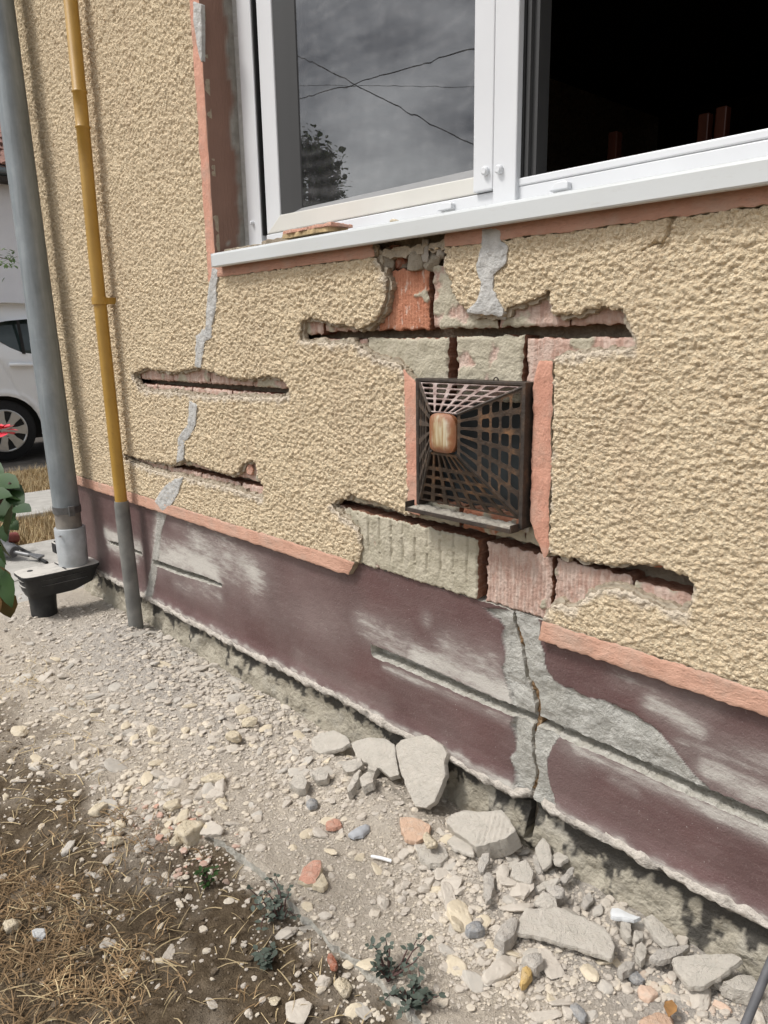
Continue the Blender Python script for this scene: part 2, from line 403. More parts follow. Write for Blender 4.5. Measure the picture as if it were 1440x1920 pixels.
c = M.mix(M.attr('tar_shade'), c, (0.035, 0.033, 0.03, 1)); M.col(c).bump(M.noise(130, 6), 0.008)  # bitumen and painted shade on the lip's underside
LIP = M.m
# ground
M = Mat('ground_dust', 0.97, 0, 0.1)
n1 = M.noise(7, 6); n2 = M.noise(90, 6, 0.65)
c = M.ramp(n1, (0.3, (0.455, 0.395, 0.325)), (0.7, (0.545, 0.48, 0.40)))
c = M.mix(M.rng(n2, 0.35, 0.7, 0, 0.6), c, (0.60, 0.53, 0.43, 1))
c = M.mix(M.attr('grey'), c, M.ramp(n2, (0.3, (0.42, 0.38, 0.335)), (0.7, (0.51, 0.47, 0.42))))
sc = M.ramp(M.noise(40, 6, 0.65), (0.3, (0.075, 0.054, 0.034)), (0.55, (0.14, 0.105, 0.068)), (0.8, (0.27, 0.21, 0.145)))
c = M.mix(M.attr('soil'), c, sc); M.col(c).bump(n2, 0.012).bump(M.noise(330, 4), 0.004)
GROUND = M.m
M = Mat('old_pavement', 0.95, 0, 0.15)
M.col(M.ramp(M.noise(12, 7), (0.3, (0.33, 0.315, 0.285)), (0.7, (0.45, 0.43, 0.395)))).bump(M.noise(120, 5), 0.003)
PAVE = M.m
M = Mat('dry_lawn_soil', 0.97, 0, 0.05)
M.col(M.ramp(M.noise(25, 6), (0.3, (0.14, 0.09, 0.045)), (0.7, (0.34, 0.235, 0.125)))).bump(M.noise(60, 5), 0.03)
LAWN = M.m
# stones: tone attribute 0 grey, 0.33 cream, 0.66 pink, 1 dark slate
STOPS = ((0.0, (0.45, 0.41, 0.36)), (0.18, (0.515, 0.46, 0.39)), (0.34, (0.61, 0.54, 0.43)), (0.5, (0.52, 0.45, 0.36)), (0.66, (0.52, 0.32, 0.25)), (0.80, (0.40, 0.21, 0.15)), (1.0, (0.38, 0.37, 0.355)))
M = Mat('gravel_stone', 0.95, 0, 0.15)
c = M.ramp(M.attr('tone'), *STOPS); c = M.mix(M.rng(M.noise(60, 5), 0.35, 0.7, 0.1, 0.75), c, (0.51, 0.455, 0.385, 1))
M.col(c).bump(M.noise(150, 5), 0.0015); GRAVEL = M.m
def stone(name, c, c2=None, dust=0.5, bsc=110, bd=0.005, k=1.0):
    M = Mat(name, 0.95, 0, 0.15); c = np.array(c); c2 = c * 1.22 if c2 is None else np.array(c2)
    cc = M.ramp(M.noise(35 * k, 6), (0.3, tuple(c)), (0.7, tuple(np.minimum(c2, 0.85))))
    cc = M.mix(M.rng(M.noise(55 * k, 6), 0.48, 0.72, 0, dust), cc, (0.51, 0.455, 0.385, 1))
    M.col(cc).bump(M.noise(bsc * k, 6), bd if k == 1 else 0.0015)
    if k == 1: M.bump(M.noise(420, 3), 0.0025)
    return M.m
ST = {'grey': stone('stone_grey', (0.40, 0.37, 0.33)), 'cream': stone('stone_cream', (0.55, 0.475, 0.35)), 'pink': stone('stone_pink', (0.52, 0.285, 0.21)),
      'red': stone('stone_red', (0.33, 0.13, 0.08)), 'slate': stone('stone_slate', (0.28, 0.28, 0.28)), 'pale': stone('stone_pale', (0.45, 0.415, 0.36), (0.53, 0.49, 0.43), 0.4),
      'peach': stone('stone_peach', (0.52, 0.36, 0.26))}
CHM = {'grey': stone('chunk_grey', (0.41, 0.38, 0.335), k=0.02), 'cream': stone('chunk_cream', (0.53, 0.46, 0.345), k=0.02), 'pink': stone('chunk_pink', (0.52, 0.31, 0.235), k=0.02), 'red': stone('chunk_red', (0.38, 0.18, 0.12), k=0.02),
       'slate': stone('chunk_slate', (0.34, 0.335, 0.33), k=0.02), 'pale': stone('chunk_pale', (0.46, 0.415, 0.355), (0.54, 0.49, 0.425), 0.4, k=0.02), 'peach': stone('chunk_peach', (0.52, 0.38, 0.29), k=0.02)}
STRAW = simple('straw', (0.43, 0.335, 0.19), 0.8, var=0.45, scale=14)
STRAW2 = simple('straw_brown', (0.25, 0.165, 0.085), 0.85, var=0.45, scale=14)
WHITE = simple('white_frame', (0.64, 0.65, 0.665), 0.35, spec=0.5, var=0.03, scale=6)
CREAMY = simple('cream_rail', (0.61, 0.595, 0.55), 0.35, spec=0.5, var=0.04, scale=6)
GASKET = simple('grey_gasket', (0.05, 0.05, 0.05), 0.5, var=0.08, scale=20, stretch=(1, 1, 0.05))  # darkened: the reveal's shade on the left bead is in this colour
BLACK = simple('black_rubber', (0.012, 0.012, 0.012), 0.7, var=0.2)
M = Mat('white_sill', 0.4, 0, 0.45)
c = M.mix(M.rng(M.noise(5, 6, stretch=(0.4, 1, 1)), 0.45, 0.8, 0, 0.5), (0.60, 0.625, 0.63, 1), (0.46, 0.46, 0.43, 1)); c = M.mix(M.rng(M.noise(90, 6, 0.7, (0.25, 1, 1)), 0.6, 0.75, 0, 0.3), c, (0.40, 0.38, 0.34, 1))
M.col(c); SILL = M.m
M = Mat('galvanised_zinc', 0.55, 0.35, 0.4)
c = M.ramp(M.noise(9, 6, 0.65, (1, 1, 0.5)), (0.3, (0.16, 0.18, 0.19)), (0.55, (0.25, 0.28, 0.295)), (0.75, (0.36, 0.39, 0.405)))
c = M.mix(M.rng(M.voro(28), 0.0, 0.6, 0, 0.3), c, (0.24, 0.265, 0.28, 1))
c = M.mix(M.rng(M.noise(40, 5, 0.6, (1, 1, 0.06)), 0.5, 0.75, 0, 0.4), c, (0.42, 0.45, 0.46, 1)); M.col(c); ZINC = M.m
ZINC2 = simple('newer_zinc', (0.42, 0.44, 0.45), 0.5, 0.3, var=0.2, scale=16)
ZDARK = simple('clamp_steel', (0.15, 0.15, 0.15), 0.5, 0.6, var=0.3)
M = Mat('yellow_gas_paint', 0.4, 0, 0.5)
c = M.ramp(M.noise(8, 5), (0.3, (0.36, 0.205, 0.035)), (0.7, (0.45, 0.265, 0.052)))
c = M.mix(M.rng(M.noise(70, 5), 0.64, 0.72, 0, 0.5), c, (0.22, 0.11, 0.03, 1)); M.col(c); YELLOW = M.m
M = Mat('gas_sleeve', 0.75, 0, 0.3)
M.col(M.ramp(M.noise(12, 6), (0.3, (0.115, 0.115, 0.11)), (0.7, (0.235, 0.23, 0.21)))); SLEEVE = M.m
M = Mat('black_plastic_dusty', 0.6, 0, 0.4)
geo = M.t.nodes.new('ShaderNodeNewGeometry'); sx = M.t.nodes.new('ShaderNodeSeparateXYZ'); M.t.links.new(geo.outputs['Normal'], sx.inputs[0])
up = M.math('MULTIPLY', M.rng(sx.outputs['Z'], 0.6, 0.9), M.rng(M.noise(30, 5), 0.25, 0.5, 0.6, 1))
c = M.mix(up, M.mix(M.rng(M.noise(14, 6), 0.45, 0.75, 0, 0.35), (0.018, 0.019, 0.02, 1), (0.13, 0.125, 0.115, 1)), (0.5, 0.475, 0.43, 1)); M.col(c); BPLASTIC = M.m
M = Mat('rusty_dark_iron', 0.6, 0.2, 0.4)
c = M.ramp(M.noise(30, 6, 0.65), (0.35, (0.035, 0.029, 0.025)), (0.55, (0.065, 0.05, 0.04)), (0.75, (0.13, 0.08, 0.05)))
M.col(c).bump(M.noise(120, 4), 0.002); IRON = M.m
M = Mat('rusty_iron_pale', 0.5, 0.2, 0.4)  # paler tone of the iron, for the top panel
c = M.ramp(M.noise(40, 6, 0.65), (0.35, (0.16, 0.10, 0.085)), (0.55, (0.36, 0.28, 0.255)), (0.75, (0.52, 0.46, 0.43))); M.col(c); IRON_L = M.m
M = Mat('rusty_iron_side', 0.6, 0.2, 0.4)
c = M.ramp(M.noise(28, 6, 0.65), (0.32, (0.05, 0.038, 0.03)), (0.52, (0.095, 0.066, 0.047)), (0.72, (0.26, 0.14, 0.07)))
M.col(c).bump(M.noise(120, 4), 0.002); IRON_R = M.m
M = Mat('rust_streaked_boss', 0.45, 0, 0.5)
n1 = M.noise(150, 5, 0.6, (1, 1, 0.05))
c = M.ramp(n1, (0.30, (0.26, 0.13, 0.05)), (0.42, (0.38, 0.27, 0.14)), (0.52, (0.50, 0.43, 0.29)), (0.70, (0.60, 0.58, 0.49)))
c = M.mix(M.attr('rim'), c, (0.24, 0.085, 0.035, 1)); M.col(c); BOSS = M.m
DARKPLATE = simple('dark_bluish_plate', (0.035, 0.042, 0.045), 0.5, var=0.4, scale=12)
TRAYDUST = stone('tray_dust', (0.36, 0.33, 0.28))
# window glass: clear pane over a dark room, faint dust film with painted rings for wavy reflections
M = Mat('window_glass', 0.02); gt = M.t; gt.nodes.remove(M.b)
tr = gt.nodes.new('ShaderNodeBsdfTransparent'); tr.inputs[0].default_value = (0.42, 0.43, 0.44, 1)
gl = gt.nodes.new('ShaderNodeBsdfGlossy'); gl.inputs['Roughness'].default_value = 0.0
df = gt.nodes.new('ShaderNodeBsdfDiffuse')
fr = gt.nodes.new('ShaderNodeFresnel'); fr.inputs['IOR'].default_value = 2.5
bp = gt.nodes.new('ShaderNodeBump'); bp.inputs['Distance'].default_value = 0.002; bp.inputs['Strength'].default_value = 0.13
gt.links.new(M.noise(7, 2, 0.4, (1, 1, 0.6), 0.6), bp.inputs['Height']); gt.links.new(bp.outputs[0], gl.inputs['Normal'])
wv = gt.nodes.new('ShaderNodeTexWave'); wv.wave_type = 'RINGS'; wv.inputs['Scale'].default_value = 9; wv.inputs['Distortion'].default_value = 9; wv.inputs['Detail'].default_value = 3; wv.inputs['Detail Scale'].default_value = 0.8; gt.links.new(M.pos, wv.inputs['Vector'])
m1 = gt.nodes.new('ShaderNodeMixShader'); m2 = gt.nodes.new('ShaderNodeMixShader')
gt.links.new(M.ramp(M.noise(26, 6, 0.6, (1, 1, 0.5)), (0.40, (0.25, 0.25, 0.26)), (0.75, (0.55, 0.55, 0.56))), df.inputs[0])
gt.links.new(fr.outputs[0], m1.inputs[0]); gt.links.new(tr.outputs[0], m1.inputs[1]); gt.links.new(gl.outputs[0], m1.inputs[2])
gt.links.new(M.math('MULTIPLY', M.rng(M.noise(7, 5, 0.6, (1, 1, 0.8), 1.5), 0.35, 0.75, 0.05, 0.13), M.rng(wv.outputs['Fac'], 0.2, 1, 0.75, 1.45)), m2.inputs[0])
gt.links.new(m1.outputs[0], m2.inputs[1]); gt.links.new(df.outputs[0], m2.inputs[2])
gt.links.new(m2.outputs[0], gt.nodes['Material Output'].inputs[0]); GLASS = M.m
ROOMWALL = simple('dark_room_wall', (0.02, 0.018, 0.016), 0.9)  # near-black, the unlit room's darkness is in the wall colour
CHAIRWOOD = simple('red_brown_wood', (0.10, 0.03, 0.015), 0.4, var=0.25, stretch=(1, 1, 0.1))
CARPAINT = simple('silver_car_paint', (0.80, 0.82, 0.84), 0.25, 0.0, 0.6, var=0.02, scale=3)
CARGLASS = simple('car_glass', (0.03, 0.045, 0.045), 0.05, 0, 0.6, var=0.05)
TYRE = simple('tyre_rubber', (0.012, 0.012, 0.013), 0.8, var=0.2)
ALLOY = simple('alloy', (0.50, 0.50, 0.49), 0.35, 0.6, var=0.06)
NBWALL = simple('white_house_wall', (0.86, 0.845, 0.86), 0.9, var=0.03, scale=3)
TILE = simple('roof_tile', (0.26, 0.14, 0.11), 0.85, var=0.4, scale=4)
GUTTER = simple('grey_gutter', (0.19, 0.22, 0.235), 0.45, 0.3, var=0.08)
BARK = simple('bark', (0.12, 0.085, 0.06), 0.95, var=0.3, bump=0.01)
def leafmat(name, ca, cb):
    M = Mat(name, 0.55, 0, 0.35); M.col(M.ramp(M.noise(9, 3), (0.3, ca), (0.7, cb))); return M.m
LEAF = leafmat('leaf_green', (0.045, 0.085, 0.025), (0.10, 0.16, 0.04)); LEAFY = leafmat('leaf_yellow_green', (0.13, 0.15, 0.03), (0.36, 0.27, 0.05))
ROSELEAF = leafmat('rose_leaf', (0.012, 0.036, 0.009), (0.04, 0.09, 0.018)); ROSERED = simple('rose_petal', (0.75, 0.05, 0.08), 0.6, var=0.2, scale=40)
ROSEBROWN = leafmat('rose_leaf_browned', (0.05, 0.055, 0.015), (0.20, 0.10, 0.03))
WEEDLEAF = leafmat('weed_leaf', (0.055, 0.07, 0.055), (0.11, 0.135, 0.11)); WEEDSTEM = simple('weed_stem', (0.085, 0.045, 0.04), 0.8)
TOOLGREY = simple('tool_grey', (0.12, 0.12, 0.125), 0.6, var=0.2); TOOLRED = simple('tool_red', (0.20, 0.05, 0.04), 0.5, var=0.25); STEEL = simple('tool_steel', (0.20, 0.20, 0.20), 0.45, 0.6)
PAPER = simple('white_stick', (0.78, 0.78, 0.77), 0.7, var=0.03); CABLE = simple('grey_cable', (0.10, 0.10, 0.105), 0.6, var=0.25)
DRYLEAF = simple('dry_leaf', (0.30, 0.16, 0.06), 0.7, var=0.35, scale=60)
WIRE = simple('wire', (0.02, 0.02, 0.02), 0.7)

# ------------------------------------------------------------------ GROUND
HEAP = [(-2.55, -0.22, 0.42, 0.16, 0.035), (-1.95, -0.18, 0.35, 0.15, 0.025), (-1.30, -0.10, 0.22, 0.10, 0.03), (-0.95, -0.12, 0.25, 0.10, 0.022), (-2.9, -0.10, 0.2, 0.12, 0.03)]
def edge_y(x):                                # outer edge of the concrete apron
    return -0.475 + 0.012 * pn(np.asarray(x) * 5, 3.3, 2) + 0.006 * pn(np.asarray(x) * 22, 1.3, 4)
def burial(x):                                # rubble buries the edge further left
    return sstep(-1.42, -1.75, np.asarray(x))
def heap(x, y):
    h = 0
    for cx, cy, sx_, sy_, a in HEAP: h = h + a * np.exp(-((x - cx) / sx_) ** 2 - ((y - cy) / sy_) ** 2)
    return h
def z_path(x, y):
    return heap(x, y) + 0.004 * fbm(x, y, 6, 3, 3) + (0.0022 + 0.11 * heap(x, y)) * fbm(x, y, 32, 4, 9, 0.6) - 0.004
def z_soil(x, y):
    d = edge_y(x) - y
    base = -0.034 + 0.006 * sstep(0.05, 0.0, d) + 0.012 * fbm(x, y, 4, 3, 21) + 0.006 * fbm(x, y, 22, 4, 23)
    up_ = burial(x) * sstep(0.45, -0.02, d) * 0.022
    return base + up_ + 0.2 * heap(x, y)
def gz(x, y):
    x = np.asarray(x, float); y = np.asarray(y, float)
    return np.where(y > edge_y(x), z_path(x, y), z_soil(x, y))

FL = (np.array([1., 0, 0]), np.array([0, 1., 0]), np.array([0, 0, 1.]))
xs = np.concatenate([np.arange(-3.66, -3.2, 0.012), np.arange(-3.2, -1.6, 0.009), np.arange(-1.6, 0.1, 0.006), np.arange(0.1, 0.9, 0.03)])
ys = np.arange(-0.52, 0.06, 0.006)
pl = np.array([[x, edge_y(x)] for x in np.linspace(-3.62, 0.8, 160)] + [[0.8, 0.05], [-3.62, 0.05]])
greyf = lambda u, v, s: np.clip(1.1 * np.exp(-((u + 2.5) / 0.75) ** 2) * sstep(-0.5, -0.25, v) + 0.9 * sstep(-1.1, -0.7, u) * sstep(-0.32, -0.12, v) + 0.25 * fbm(u, v, 5, 3, 31), 0, 1)
me = sheet('path', pl, 0.006, (0, 0, 0), FL, lambda u, v, s: z_path(u, v), 0.09, us=xs, vs=ys, jit=(0.008, 25), flare=0.006, rnd=0.006,
           attrs={'grey': greyf, 'soil': lambda u, v, s: np.clip(0.55 * sstep(0.02, 0.0, v - edge_y(u)) * (fbm(u, v, 18, 3, 8) > 0.1), 0, 1)})
add('path', me, [GROUND, DUSTCON], kind='structure')
xs = np.concatenate([np.arange(-3.64, -2.4, 0.014), np.arange(-2.4, 0.1, 0.008), np.arange(0.1, 0.9, 0.04)])
ys = np.concatenate([np.arange(-2.6, -1.3, 0.04), np.arange(-1.3, -0.38, 0.008)])
U, V = np.meshgrid(xs, ys, indexing='ij'); idx = np.arange(U.size).reshape(U.shape)
soil = np.clip(sstep(0.05, 0.30, edge_y(U) - V + 0.10 * fbm(U, V, 5, 4, 40)) * burial(U) + (1 - burial(U)) * (sstep(-0.02, 0.04, edge_y(U) - V + 0.05 * fbm(U, V, 9, 3, 42))) , 0, 1)
soil *= 1 - 0.35 * np.clip(fbm(U, V, 7, 4, 44), 0, 1)
me = mk_mesh('soil', np.stack([U.ravel(), V.ravel(), z_soil(U, V).ravel()], 1), [np.stack([idx[:-1, :-1], idx[1:, :-1], idx[1:, 1:], idx[:-1, 1:]], -1).reshape(-1, 4)],
             attrs={'soil': soil.ravel(), 'grey': np.zeros(U.size)})
add('soil', me, GROUND, kind='structure')
mb = MB(); mb.v = [(-300, -300, -0.09), (300, -300, -0.09), (300, 300, -0.09), (-300, 300, -0.09)]; mb.f = [(0, 1, 2, 3)]
mb.build('ground', LAWN)['kind'] = 'structure'
# pavement round the corner, in two slabs with a joint, and the far path
jx = -3.60
mb = MB().box(-4.69, -1.9, -0.1, -3.98, 3.5, -0.004).box(-3.972, -1.9, -0.1, jx, 0.06, -0.006).box(-3.972, 0.064, -0.1, -3.64, 3.5, -0.005)
mb.build('pavement', PAVE, bevel=0.006)['kind'] = 'structure'
MB().box(-6.29, -2.5, -0.1, -5.45, 6, 0.01).build('pavement', PAVE, bevel=0.01)['kind'] = 'structure'
MB().box(-13.9, -6, -0.1, -6.9, 12, -0.02).build('driveway', simple('dark_drive', (0.075, 0.065, 0.055), 0.95, var=0.3, scale=9))['kind'] = 'structure'
mb = MB(); mb.v = [(-7.6, -6, -0.015), (-6.3, -6, -0.015), (-6.3, 12, -0.015), (-7.6, 12, -0.015)]; mb.f = [(0, 1, 2, 3)]
mb.build('lawn', LAWN)['kind'] = 'structure'
mb = MB(); mb.v = [(-5.45, -6, -0.02), (-4.69, -6, -0.02), (-4.69, 12, -0.02), (-5.45, 12, -0.02)]; mb.f = [(0, 1, 2, 3)]
mb.build('lawn', LAWN)['kind'] = 'structure'

# ------------------------------------------------------------------ HOUSE
house = thing('house', 'sand coloured roughcast house with chased brick joints, cracked dark red plinth and white sliding window', 'house', (-1.5, 0, 0))
XL, XR = -3.60, 0.8                          # wall ends
XI, ZS = -2.112, 1.40                        # window opening: left side, underside of sill
HOLE = Wxz([(698, 455), (712, 474), (740, 476), (760, 472), (784, 470), (788, 455), (800, 450), (805, 468), (832, 462), (836, 478), (829, 500), (842, 522), (848, 545), (860, 566), (878, 585), (898, 592), (922, 590), (943, 593), (950, 580), (960, 572), (978, 568), (1002, 562), (1027, 546), (1031, 566), (1034, 586), (1047, 591), (1062, 591), (1082, 588), (1092, 582), (1112, 578), (1140, 577), (1168, 580), (1173, 597), (1180, 608), (1186, 622), (1190, 640), (1193, 654), (1165, 656), (1130, 656), (1090, 661), (1060, 665), (1045, 669), (1037, 674),
            (1036, 760), (1033, 900), (1030, 1000), (1028, 1037), (1045, 1042), (1070, 1046), (1110, 1055), (1150, 1060), (1200, 1058), (1240, 1063), (1270, 1075), (1290, 1085), (1300, 1095), (1302, 1108), (1296, 1120), (1300, 1138), (1285, 1149), (1255, 1143), (1230, 1135), (1200, 1120), (1170, 1108), (1140, 1103), (1115, 1108), (1098, 1120), (1088, 1130), (1080, 1140), (1062, 1140), (1050, 1133), (1035, 1136), (1026, 1150), (1015, 1166), (1013, 1235), (655, 1110),
            (667, 1060), (674, 1045), (678, 1025), (676, 1008), (670, 990), (660, 980), (640, 970), (625, 955), (618, 945), (630, 938), (648, 935), (656, 926), (668, 932), (690, 938), (715, 945), (735, 955), (750, 962), (768, 965), (765, 850), (762, 760), (757, 697), (750, 688), (740, 680), (718, 676), (700, 670), (690, 662), (672, 650), (650, 643), (620, 645), (585, 641), (562, 640), (560, 630), (562, 612), (565, 601), (578, 596), (592, 598), (604, 602), (620, 606), (640, 607), (655, 612), (672, 615), (690, 608), (703, 600), (714, 585), (721, 560), (722, 520), (712, 500), (703, 480)])
SLOT_B = Wxz([(247, 700), (262, 695), (275, 689), (290, 694), (310, 696), (330, 697), (350, 693), (372, 689), (390, 694), (410, 703), (435, 708), (455, 712), (475, 709), (500, 705), (520, 708), (533, 715), (541, 728), (540, 742), (520, 746), (490, 745), (460, 745), (430, 742), (400, 745), (370, 743), (345, 738), (320, 735), (290, 735), (265, 730), (255, 720)])
SLOT_D = Wxz([(232, 850), (250, 857), (270, 862), (300, 868), (320, 872), (332, 868), (345, 861), (365, 868), (385, 876), (405, 884), (430, 890), (445, 885), (455, 870), (470, 864), (478, 868), (482, 890), (492, 912), (490, 935), (460, 925), (430, 915), (400, 908), (370, 902), (340, 893), (310, 888), (280, 880), (255, 870), (235, 862)])
HOLES = [HOLE, SLOT_B, SLOT_D]
CRACK = Wxz([(1258, 372), (1261, 398), (1257, 420), (1251, 442), (1238, 462)])
CRACK2 = Wxz([(1243, 455), (1225, 458), (1205, 470)])
def below(u, v):                               # stone dust lying on render just under the slots
    d = np.full(u.shape, 9.0)
    for hp in HOLES: d = np.minimum(d, sdf(u, v + 0.013, hp))
    return sstep(0.010, -0.010, d + 0.012 * fbm(u, v, 28, 3, 61))
def stucco(u, v, s):
    near = sstep(-1.5, -0.7, u)                # drawn out sideways towards the right
    wx = u + 0.0012 * pn(u * 120, v * 120, 71); wz = v + 0.0012 * pn(u * 120, v * 120, 73)
    k = (1 + 0.22 * near) / 0.0086; ax_ = 1 - 0.26 * near; am = 1 - 0.30 * near
    d1, i1 = worley(wx * k * ax_, wz * k, 1)
    d2, i2 = worley(wx * k * 1.75 * ax_ + 7, wz * k * 1.75, 3)
    rough = fbm(u * ax_, v, 90, 3, 75, 0.6); big = fbm(u * ax_, v, 38, 3, 83)
    g1 = np.sqrt(np.clip(1 - (d1 / 0.82) ** 2, 0, 1)) * (0.45 + 0.75 * i1)
    g2 = np.sqrt(np.clip(1 - (d2 / 0.80) ** 2, 0, 1)) * (0.3 + 0.9 * i2)
    h = am * (0.0068 * np.maximum(g1, 0.52 * g2) - 0.0049 + 0.0015 * big) + 0.0020 * rough + 0.0015 * fbm(u, v, 9, 2, 79)
    cr_ = np.minimum(linedist(u, v, CRACK) - 0.0005, linedist(u, v, CRACK2) + 0.001) - 0.002 * pn(u * 80, v * 80, 6)
    h = h - 0.012 * sstep(0.0035, 0.0008, cr_)
    return h + 0.0010 - 0.003 * sstep(-0.003, 0, s)
def gstep(a, b, n0, n1):                      # spacing that grows from n0 to n1
    o = [a]
    while o[-1] < b: o.append(o[-1] + n0 + (n1 - n0) * (o[-1] - a) / (b - a))
    return np.array(o)
XS = np.concatenate([-gstep(0.30, 3.62, 0.0020, 0.0050)[::-1], np.arange(-0.294, 0.83, 0.012)])
ZS_ = np.concatenate([np.arange(0.566, 1.40, 0.0022), np.arange(1.4022, 2.85, 0.0034)])
ZB_LOW, ZB_TOP = 0.542, 0.585
WSTRIP = (-2.162, XI)
SBAND = (1.366, 1.41)
outer = np.array([[XL, ZB_TOP], [XR, ZB_TOP], [XR, SBAND[0]], [WSTRIP[0] + 0.008, SBAND[0]], [WSTRIP[0] + 0.004, 2.84], [XL, 2.84]])
me = sheet('render_coat', outer, 0.003, (0, 0, 0), relief=stucco, depth=0.028, holes=HOLES, jit=(0.0046, 58), us=XS, vs=ZS_, flare=0.0015,
           attrs={'dust': lambda u, v, s: 0.75 * below(u, v)})
add('render_coat', me, [ROUGHCAST, PLASTER], house)
for hi, hp in enumerate(HOLES):
    lo, hi2 = hp.min(0) - 0.03, hp.max(0) + 0.03; lo[1] = max(lo[1], 0.588); hi2[1] = min(hi2[1], 1.385)
    for part in ((lo[0], hi2[0]),):
        c_ = hp.mean(0)
        uu = np.arange(lo[0], hi2[0], 0.004); vv_ = np.arange(lo[1], hi2[1], 0.0035); UU, VV = np.meshgrid(uu, vv_, indexing='ij')
        def reliefb(u, v, s): return 0.0025 * fbm(u, v, 50, 4, 77)
        me = sheet('base_coat', rect(lo[0] + .004, lo[1] + .004, hi2[0] - .004, hi2[1] - .004), 0.004, (0, 0.0115, 0), relief=reliefb, depth=0.014, holes=[hp], hole_off=0.006, jit=(0.008, 42), us=uu, vs=vv_, flare=0.002, seed=hi + 1)
        add('base_coat', me, [BASECOAT, PLASTER], house)
# grey cement patches over old cracks
def patch(px, y=-0.0035, j=0.0025):
    me = sheet('cement_patch', Wxz(px, y), 0.003, (0, y, 0), relief=lambda u, v, s: 0.0016 * fbm(u, v, 40, 4, 90) + 0.0014 * sstep(0, -0.006, s), depth=0.012, jit=(j, 55), holes=HOLES)
    add('cement_patch', me, [CEMENT, CEMENT], house)
patch([(398, 503), (409, 505), (405, 540), (406, 575), (397, 610), (396, 633), (384, 640), (376, 690), (365, 688), (368, 630), (386, 612), (386, 585), (391, 540)])
patch([(355, 752), (369, 760), (366, 795), (358, 815), (346, 828), (343, 868), (331, 870), (334, 820), (352, 795)])
patch([(325, 898), (342, 896), (334, 925), (322, 945), (305, 958), (290, 940), (305, 915)])
patch([(905, 430), (939, 428), (938, 452), (952, 462), (948, 492), (925, 515), (924, 545), (943, 580), (944, 594), (930, 596), (905, 588), (880, 592), (876, 582), (895, 562), (903, 530), (892, 500), (902, 462)], -0.004)
patch([(935, 1260), (936, 1260), (936, 1261)] if False else [(362, 2), (377, 8), (378, 70), (378, 118), (372, 100), (366, 60), (362, 30)], -0.005, 0.001)
# painted smooth bands
def band(px_or_poly, mat, holes=(), y=-0.002, res=0.0036, depth=0.02, jit=(0.0024, 45), us=None, label=None, rl=0.0016):
    me = sheet('painted_band', px_or_poly, res, (0, y, 0), relief=lambda u, v, s: rl * fbm(u, v, 18, 4, 33), depth=depth, jit=jit, holes=holes, us=us, rnd=0.0018, flare=0.002)
    return add('painted_band', me, [mat, PLASTER], house, label)
ux = np.concatenate([np.arange(-3.62, -1.5, 0.01), np.arange(-1.5, -0.3, 0.005), np.arange(-0.3, 0.83, 0.03)])
band(np.array([[XL, ZB_LOW], [-1.519, ZB_LOW + 0.002], [-1.486, ZB_TOP + 0.003], [XL, ZB_TOP]]), PEACH_H, us=ux, y=-0.004, depth=0.026, label='peach band over the plinth, left of the exposed bricks')
band(np.array([[-0.884, ZB_LOW], [XR, ZB_LOW], [XR, ZB_TOP + 0.001], [-0.876, ZB_TOP + 0.001]]), PEACH_H, us=ux, y=-0.004, depth=0.026, label='peach band over the plinth, right of the exposed bricks')
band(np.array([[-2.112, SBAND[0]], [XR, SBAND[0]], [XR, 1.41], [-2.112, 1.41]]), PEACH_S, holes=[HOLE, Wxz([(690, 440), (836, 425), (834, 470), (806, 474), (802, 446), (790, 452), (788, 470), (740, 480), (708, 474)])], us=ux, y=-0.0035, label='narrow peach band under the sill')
band(np.array([[WSTRIP[0], 1.35], [XI, 1.35], [XI, 2.84], [WSTRIP[0], 2.84]]), PEACH_V, jit=(0.0022, 16), label='upright peach strip beside the window')
band(np.array([[-1.293, 1.108], [-1.286, 1.097], [-1.240, 1.070], [-1.240, 0.757], [-1.284, 0.757]]), PEACH_V, label='upright peach strip left of the vent')
band(np.array([[-0.918, 1.098], [-0.905, 1.128], [-0.873, 1.131], [-0.869, 0.735], [-0.878, 0.722], [-0.917, 0.80]]), PEACH_V, jit=(0.003, 35), label='upright peach strip right of the vent')
# window reveal (left side) : faces +x
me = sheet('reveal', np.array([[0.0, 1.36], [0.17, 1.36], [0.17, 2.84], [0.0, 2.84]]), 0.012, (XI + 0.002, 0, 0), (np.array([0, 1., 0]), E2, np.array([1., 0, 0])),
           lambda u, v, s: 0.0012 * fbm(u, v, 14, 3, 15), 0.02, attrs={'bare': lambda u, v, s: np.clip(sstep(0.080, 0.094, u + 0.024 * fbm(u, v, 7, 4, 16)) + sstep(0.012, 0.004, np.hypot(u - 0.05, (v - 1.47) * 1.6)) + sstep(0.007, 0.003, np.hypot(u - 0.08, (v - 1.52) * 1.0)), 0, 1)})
add('reveal', me, [REVEAL, REVEAL], house)

